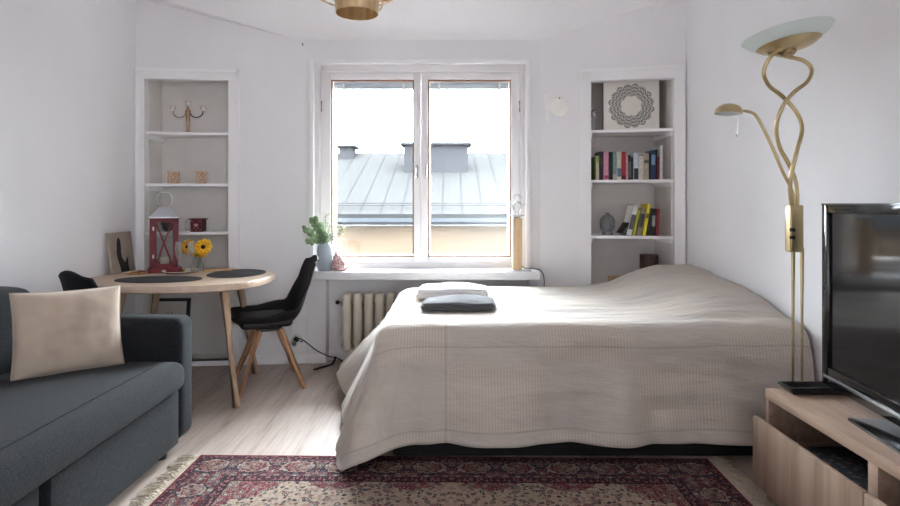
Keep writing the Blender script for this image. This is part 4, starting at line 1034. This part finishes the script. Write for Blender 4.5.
# ------------------------------------------------------------------ wall bits
q = at(558.5, 107, YB)
vn = thing('wall_vent', 'white round air vent on a square plate right of the window', 'vent', (q.x, YB, q.z))
child('plate', TRIM, vn, lambda b: box(b, (-.11, -.014, -.115), (.11, 0, .115), .003))
child('cover_disc', mat('ivory_vent_plastic', srgb(246, 244, 238), rough=.35), vn, lambda b: lathe(b, [(.06, .0), (.074, .01), (.074, .02), (.062, .03), (0.001, .034)], 40, Matrix.Translation((0, -.014, 0)) @ Matrix.Rotation(pi/2, 4, 'X')))
child('knob', BLACKM, vn, lambda b: sphere(b, (0, -.042, .058), .006))
q = at(303, 45, 4.2)
bm = newbm(); tube(bm, [(0, 0, 0), (0, -.02, 0), (0, -.024, .01)], .004, 8); tag(link('wall_hook', bm, BLACKM, loc=(q.x, 4.212, q.z)), 'tiny dark hook high on the wall left of the window', 'hook')
# power strip and cables
ps = thing('power_strip', 'white power strip hanging on the wall behind the window-end chair', 'power strip', at(296, 341, 4.19)+Vector((0, .0, 0)))
ps.rotation_euler = (0, R(28), 0)
child('body', WHITEP, ps, lambda b: box(b, (-.03, -.014, -.045), (.03, .014, .045), .006))
child('socket', mat('socket_grey', srgb(120, 120, 122), rough=.6), ps, lambda b: [lathe(b, [(.017, 0), (.017, .002), (.014, .002), (.013, .0005)], 20, Matrix.Translation((0, -.0135, z)) @ Matrix.Rotation(pi/2, 4, 'X')) for z in (-.02,)])  # mid-grey socket disc on the white strip
child('plug', BLACKP, ps, lambda b: (box(b, (-.018, -.045, .008), (.018, -.014, .038), .005), tube(b, [(.0, -.04, .022), (.05, -.035, .03)], .006, 8)), 'black plug')
wc = newbm(); tube(wc, spline([at(293, 334, 4.19), at(292, 328, 4.18), at(296, 321, 4.19), at(303, 318, 4.195), at(307, 323, 4.195), at(307.5, 335, 4.195), at(308, 352, 4.192)], 8), .003, 8)
tag(link('white_cable', wc, WHITEP), 'white cable looping up the wall from the power strip', 'cable')
bc = newbm(); tube(bc, spline([at(299, 338, 4.14), at(306, 342, 4.12), at(316, 350, 4.08), at(328, 356, 4.03), at(341, 360, 4.0), Vector((-.70, 3.9, .008)), Vector((-.4, 3.8, .006))], 8), .004, 8)
tag(link('black_cable', bc, BLACKP), 'black cable running from the power strip under the bed', 'cable')
fc = newbm(); tube(fc, spline([Vector((-.98, 4.02, .006)), Vector((-.93, 4.09, .006)), Vector((-.88, 4.16, .006)), Vector((-.86, 4.2, .05))], 6), .008, 8)
tag(link('dark_hose', fc, BLACKP), 'short dark cable end lying on floor below the sill', 'cable')

# ------------------------------------------------------------------ floor lamp
LY = 2.385
lp = thing('floor_lamp', 'tall brass floor lamp with twisted tubes and glass bowl beside the bed', 'lamp', (1.475, LY, 0))
lo = Vector((1.475, LY, 0))
def lpx(px, py, dy=0):
    v = at(px, py, LY)-lo; v.y += dy; return v
child('base', BRASS, lp, lambda b: lathe(b, [(.0, 0), (.105, 0), (.11, .006), (.108, .018), (.06, .026), (0, .028)], 40, cap0=False, cap1=False))
for px in (793, 802):
    c = lpx(px, 300); child('pole', BRASS, lp, lambda b: tube(b, [(c.x, 0, .02), (c.x, 0, lpx(px, 248).z)], .0085, 14))
A0, A1 = lpx(787.5, 205), lpx(801, 252)
sw = child('switch_box', BRASS, lp, lambda b: box(b, (A0.x, -.022, A1.z), (A1.x, .022, A0.z), .007, 3))
for y in (229.5, 237): child('dimmer_knob', BLACKM, sw, lambda b: tube(b, [lpx(788.5, y, -.02), lpx(788.5, y, -.036)], .0085, 14))
zz = lambda pts: spline([lpx(700+x/2.53, 10+y/2.53, d) for x, y, d in pts], 8)
child('twisted_tube', BRASS, lp, lambda b: tube(b, zz([(232, 500, 0), (224, 450, -.01), (226, 405, -.02), (240, 350, -.02), (258, 300, 0), (252, 258, .02), (217, 215, .025), (178, 190, .01), (158, 160, -.01), (168, 125, -.025), (205, 95, -.03), (262, 74, -.02)]), .0085, 12))
child('twisted_tube', BRASS, lp, lambda b: tube(b, zz([(246, 500, 0), (247, 440, .01), (232, 390, .02), (208, 345, .02), (193, 295, 0), (200, 250, -.02), (226, 213, -.025), (268, 182, -.01), (286, 150, .01), (272, 125, .025), (225, 112, .03), (178, 104, .02)]), .0085, 12))
TM = Matrix.Translation(lpx(789.5, 51)) @ Matrix.Rotation(R(-7), 4, 'Y') @ Matrix.Rotation(R(-5), 4, 'X') @ Matrix.Diagonal((.87, .87, .87, 1)) 
child('bracket', BRASS, lp, lambda b: (lathe(b, [(.02, -.02), (.03, -.01), (.03, .02)], 20, TM), tube(b, [lpx(771, 53, .02), lpx(789, 40)], .008, 10), tube(b, [lpx(805, 40, -.02), lpx(789, 40)], .01, 10)))
child('dish', BRASS, lp, lambda b: lathe(b, [(.0, .008), (.06, .01), (.11, .022), (.138, .038), (.142, .036), (.112, .016), (.06, .004), (.0, .002)], 48, TM, cap0=False, cap1=False), 'brass dish under the bowl')
def frost():
    m, nt, b = nodes('frosted_glass'); b.inputs['Base Color'].default_value = c4(srgb(232, 240, 238)); b.inputs['Roughness'].default_value = .35
    b.inputs['Subsurface Weight'].default_value = 0; 
    t = N(nt, 'ShaderNodeBsdfTranslucent'); t.inputs[0].default_value = c4(srgb(232, 240, 238)); x = N(nt, 'ShaderNodeMixShader'); x.inputs[0].default_value = .5
    tr = N(nt, 'ShaderNodeBsdfTransparent'); x2 = N(nt, 'ShaderNodeMixShader'); x2.inputs[0].default_value = .15
    out = nt.nodes['Material Output']; nt.links.new(b.outputs[0], x.inputs[1]); nt.links.new(t.outputs[0], x.inputs[2]); nt.links.new(x.outputs[0], x2.inputs[1]); nt.links.new(tr.outputs[0], x2.inputs[2]); nt.links.new(x2.outputs[0], out.inputs[0])
    return m
FROST = frost()
child('glass_bowl', FROST, lp, lambda b: lathe(b, [(.06, .026), (.13, .042), (.175, .064), (.198, .085), (.201, .086), (.176, .060), (.13, .037), (.06, .021)], 56, TM, cap0=False, cap1=False), 'frosted pale green glass bowl')
arm = child('reading_arm', BRASS, lp, lambda b: tube(b, zz([(236, 500, -.01), (230, 460, -.01), (205, 410, -.012), (178, 345, -.01), (155, 290, 0), (138, 264, 0), (118, 256, 0), (103, 256, 0)]), .0065, 12))
HM = Matrix.Translation(lpx(728.5, 113.5, 0)) @ Matrix.Rotation(R(4), 4, 'Y')
child('reading_shade', BRASS, arm, lambda b: lathe(b, [(.056, .0), (.055, .012), (.045, .028), (.025, .039), (.0005, .042)], 36, HM, cap0=False))
child('reading_lens', mat('reading_lamp_lens', srgb(170, 176, 176), rough=.2), arm, lambda b: lathe(b, [(.0005, -.002), (.046, -.002), (.05, .002), (.0005, .002)], 32, HM, cap0=False, cap1=False))
child('pull_rod', STEEL, arm, lambda b: (tube(b, [lpx(737, 113, -.02), lpx(734.5, 134, -.02)], .0018, 8), sphere(b, lpx(734.3, 136, -.02), .005)))

# ------------------------------------------------------------------ tv bench
BZ = .4525; bx0, bx1, by0, by1 = 1.28, XR-.004, .55, 2.267
tv = thing('tv_bench', 'low light wood TV bench with its drawer pulled slightly open', 'tv bench', (0, 0, 0))
child('top', BENCHX, tv, lambda b: box(b, (bx0, by0, BZ-.04), (bx1, by1, BZ), .002))
for y in (by1-.022, 1.673, by0):
    child('side_panel', BENCHX, tv, lambda b: box(b, (bx0+.003, y, .0 if y != 1.673 else .09), (bx1, y+(.022 if y != 1.673 else .04), BZ-.0405), .001))
child('back_panel', BENCHX, tv, lambda b: box(b, (bx1-.012, by0+.022, .09), (bx1-.002, by1-.022, BZ-.0405)))
child('bottom_panel', BENCHX, tv, lambda b: box(b, (bx0+.003, by0+.022, .08), (bx1-.012, by1-.022, .098)))
FRN = mat('drawer_front_veneer', srgb(164, 140, 122), srgb(138, 114, 97), rough=.5, scale=5, stretch=(1, 5, .25), detail=4)
for y0, y1 in ((1.644, 2.238), (1.14, 1.637), (.57, 1.132)):
    d = child('drawer', FRN, tv, lambda b: (box(b, (1.214, y0, .085), (1.232, y1, .352), .0015), box(b, (1.232, y0+.015, .10), (1.62, y0+.027, .26)), box(b, (1.232, y1-.045, .10), (1.62, y1-.033, .26)), box(b, (1.232, y0+.027, .10), (1.62, y1-.045, .108)), box(b, (1.608, y0+.027, .108), (1.62, y1-.045, .25))))
bm = newbm(); rgrid(bm, (1.245, 1.745, .1085), (1.59, 2.17, .262), .03, (8, 8, 3), (0, 0, .01), .01)
tag(link('folded_blanket', bm, spot_mat('dark_patterned_cloth', srgb(26, 28, 34), srgb(84, 66, 70), 45, .38)), 'dark patterned folded cloth inside the open drawer', 'blanket')
# woven tray
tr = thing('woven_tray', 'black woven tray on the far end of the TV bench', 'tray', (1.46, 2.222, BZ))
def tray(b):
    q = [[b.verts.new((sx_*a, sy_*c, z)) for sx_, sy_ in ((-1, -1), (1, -1), (1, 1), (-1, 1))] for a, c, z in ((.112, .030, 0), (.13, .040, .024), (.126, .036, .024), (.108, .026, .006))]
    for A, B in zip(q, q[1:]):
        for i in range(4): b.faces.new((A[i], A[(i+1) % 4], B[(i+1) % 4], B[i]))
    b.faces.new(q[0][::-1]); b.faces.new(q[-1])
child('tray_body', BLACKP, tr, tray, sharp=20)
def weave(b):
    for i in range(27):
        for z in (.005, .012, .018):
            k = .112+.018*z/.024; c = .030+.010*z/.024
            sphere(b, (-k+2*k*(i+.5*(int(z*1000) % 2))/27, -c, z), .0048, 8, 6)
    for i in range(27):
        sphere(b, (-.128+.2565*i/26, -.038, .025), .0052, 8, 6); sphere(b, (-.128+.2565*i/26, .038, .025), .0052, 8, 6)
    for i in range(12): sphere(b, (-.128, -.038+.076*i/11, .025), .0052, 8, 6)
child('woven_rim', BLACKP, tr, weave)['kind'] = 'stuff'

# ------------------------------------------------------------------ television
GLB = mat('gloss_black_bezel', srgb(14, 14, 15), rough=.08, spec=.5)
def scr():
    m, nt, b = nodes('tv_screen_glass'); b.inputs['Base Color'].default_value = c4((.006, .006, .007)); b.inputs['Roughness'].default_value = .07; b.inputs['Specular IOR Level'].default_value = .5; b.inputs['IOR'].default_value = 1.5
    return m
pA = Vector((1.466, 2.205, 0)); 
tel = thing('television', 'black flat screen television standing on the TV bench', 'television', (pA.x, pA.y, BZ))
tel.rotation_euler = (0, 0, R(-90-6.3)+0)
# local: x runs along the screen towards the camera, -y faces the room
TWd, z0, z1 = 1.04, .042, .748
def bez(b):
    rect_frame(b, 0, TWd, z0, z1, (.042, .042, .075, .036), 0, .05, .008)
    box(b, (.03, .02, z0+.04), (TWd-.03, .085, z1-.02), .01)
child('bezel', GLB, tel, bez)
child('screen', scr(), tel, lambda b: box(b, (.04, .012, z0+.07), (TWd-.04, .022, z1-.034)))
child('silver_strip', mat('silver_trim', srgb(186, 188, 192), rough=.25, metal=.9), tel, lambda b: box(b, (.02, -.003, z0+.031), (TWd-.02, .004, z0+.043), .001), 'silver strip along the lower bezel')
child('top_edge', mat('smoked_clear_edge', srgb(120, 124, 130), rough=.08, metal=.8), tel, lambda b: box(b, (.004, -.002, z1-.006), (TWd-.004, .05, z1+.002), .002))
child('stand_neck', GLB, tel, lambda b: box(b, (TWd/2-.09, .03, .01), (TWd/2+.09, .055, .12), .006))
child('stand_base', GLB, tel, lambda b: box(b, (.29, -.065, 0), (TWd-.29, .165, .012), .004), 'gloss black glass stand base')

# ------------------------------------------------------------------ pendant lamp
PY = 2.8
pc = at(357, 0, PY)
pd = thing('pendant_lamp', 'gold metal pendant lamp of curved bands hanging from the ceiling', 'lamp', (pc.x, PY, 2.155))
child('cord', BLACKM, pd, lambda b: tube(b, [(0, 0, .2), (0, 0, 2.73-2.155)], .003, 8))
child('ceiling_rose', GOLD, pd, lambda b: lathe(b, [(.05, .545), (.05, .57), (.01, .575)], 28))
child('shade_cylinder', GOLD, pd, lambda b: lathe(b, [(.105, 0), (.112, .09), (.12, .17), (.118, .17), (.110, .09), (.1035, .0)], 56, cap0=False, cap1=False))
def bandmesh(b, a0, a1, r0, r1, zlo, zhi, w):
    g = []
    n = 40
    for k in range(n+1):
        t = k/n; a = a0+(a1-a0)*t; r = r0+(r1-r0)*sin(pi*t); z = zlo+(zhi-zlo)*t
        d = Vector((cos(a), sin(a), 0))
        g.append((b.verts.new(d*r+Vector((0, 0, z-w/2*sin(pi*t)-.004))), b.verts.new(d*(r+.012)+Vector((0, 0, z+w/2*sin(pi*t)+.004)))))
    for (p, q_), (s, t_) in zip(g, g[1:]): b.faces.new((p, q_, t_, s))
for i, (a0, a1, r0, r1, zl, zh, w) in enumerate(((R(200), R(420), .11, .165, .09, .17, .05), (R(20), R(235), .11, .18, .085, .18, .06), (R(110), R(330), .115, .2, .10, .2, .06), (R(290), R(520), .115, .2, .09, .2, .055))):
    o = child('curved_band', GOLD, pd, lambda b: bandmesh(b, a0, a1, r0, r1, zl, zh, w), sharp=90); s = o.modifiers.new('t', 'SOLIDIFY'); s.thickness = .0015
for a in (R(0), R(180), R(60), R(240)):
    child('hoop', GOLD, pd, lambda b: tube(b, spline([(r_*cos(a), r_*sin(a), z_) for r_, z_ in ((.107, .04), (.15, .055), (.2, .088), (.22, .16), (.18, .23), (.10, .265), (.02, .27))], 8), .0045, 8))
child('socket', WHITEP, pd, lambda b: lathe(b, [(.02, .14), (.02, .2), (.003, .28)], 20))
child('bulb', glassmat('frosted_bulb', (.9, .9, .88), .2, .3), pd, lambda b: lathe(b, [(.0005, .06), (.02, .065), (.03, .085), (.028, .11), (.014, .14)], 24, cap0=False))
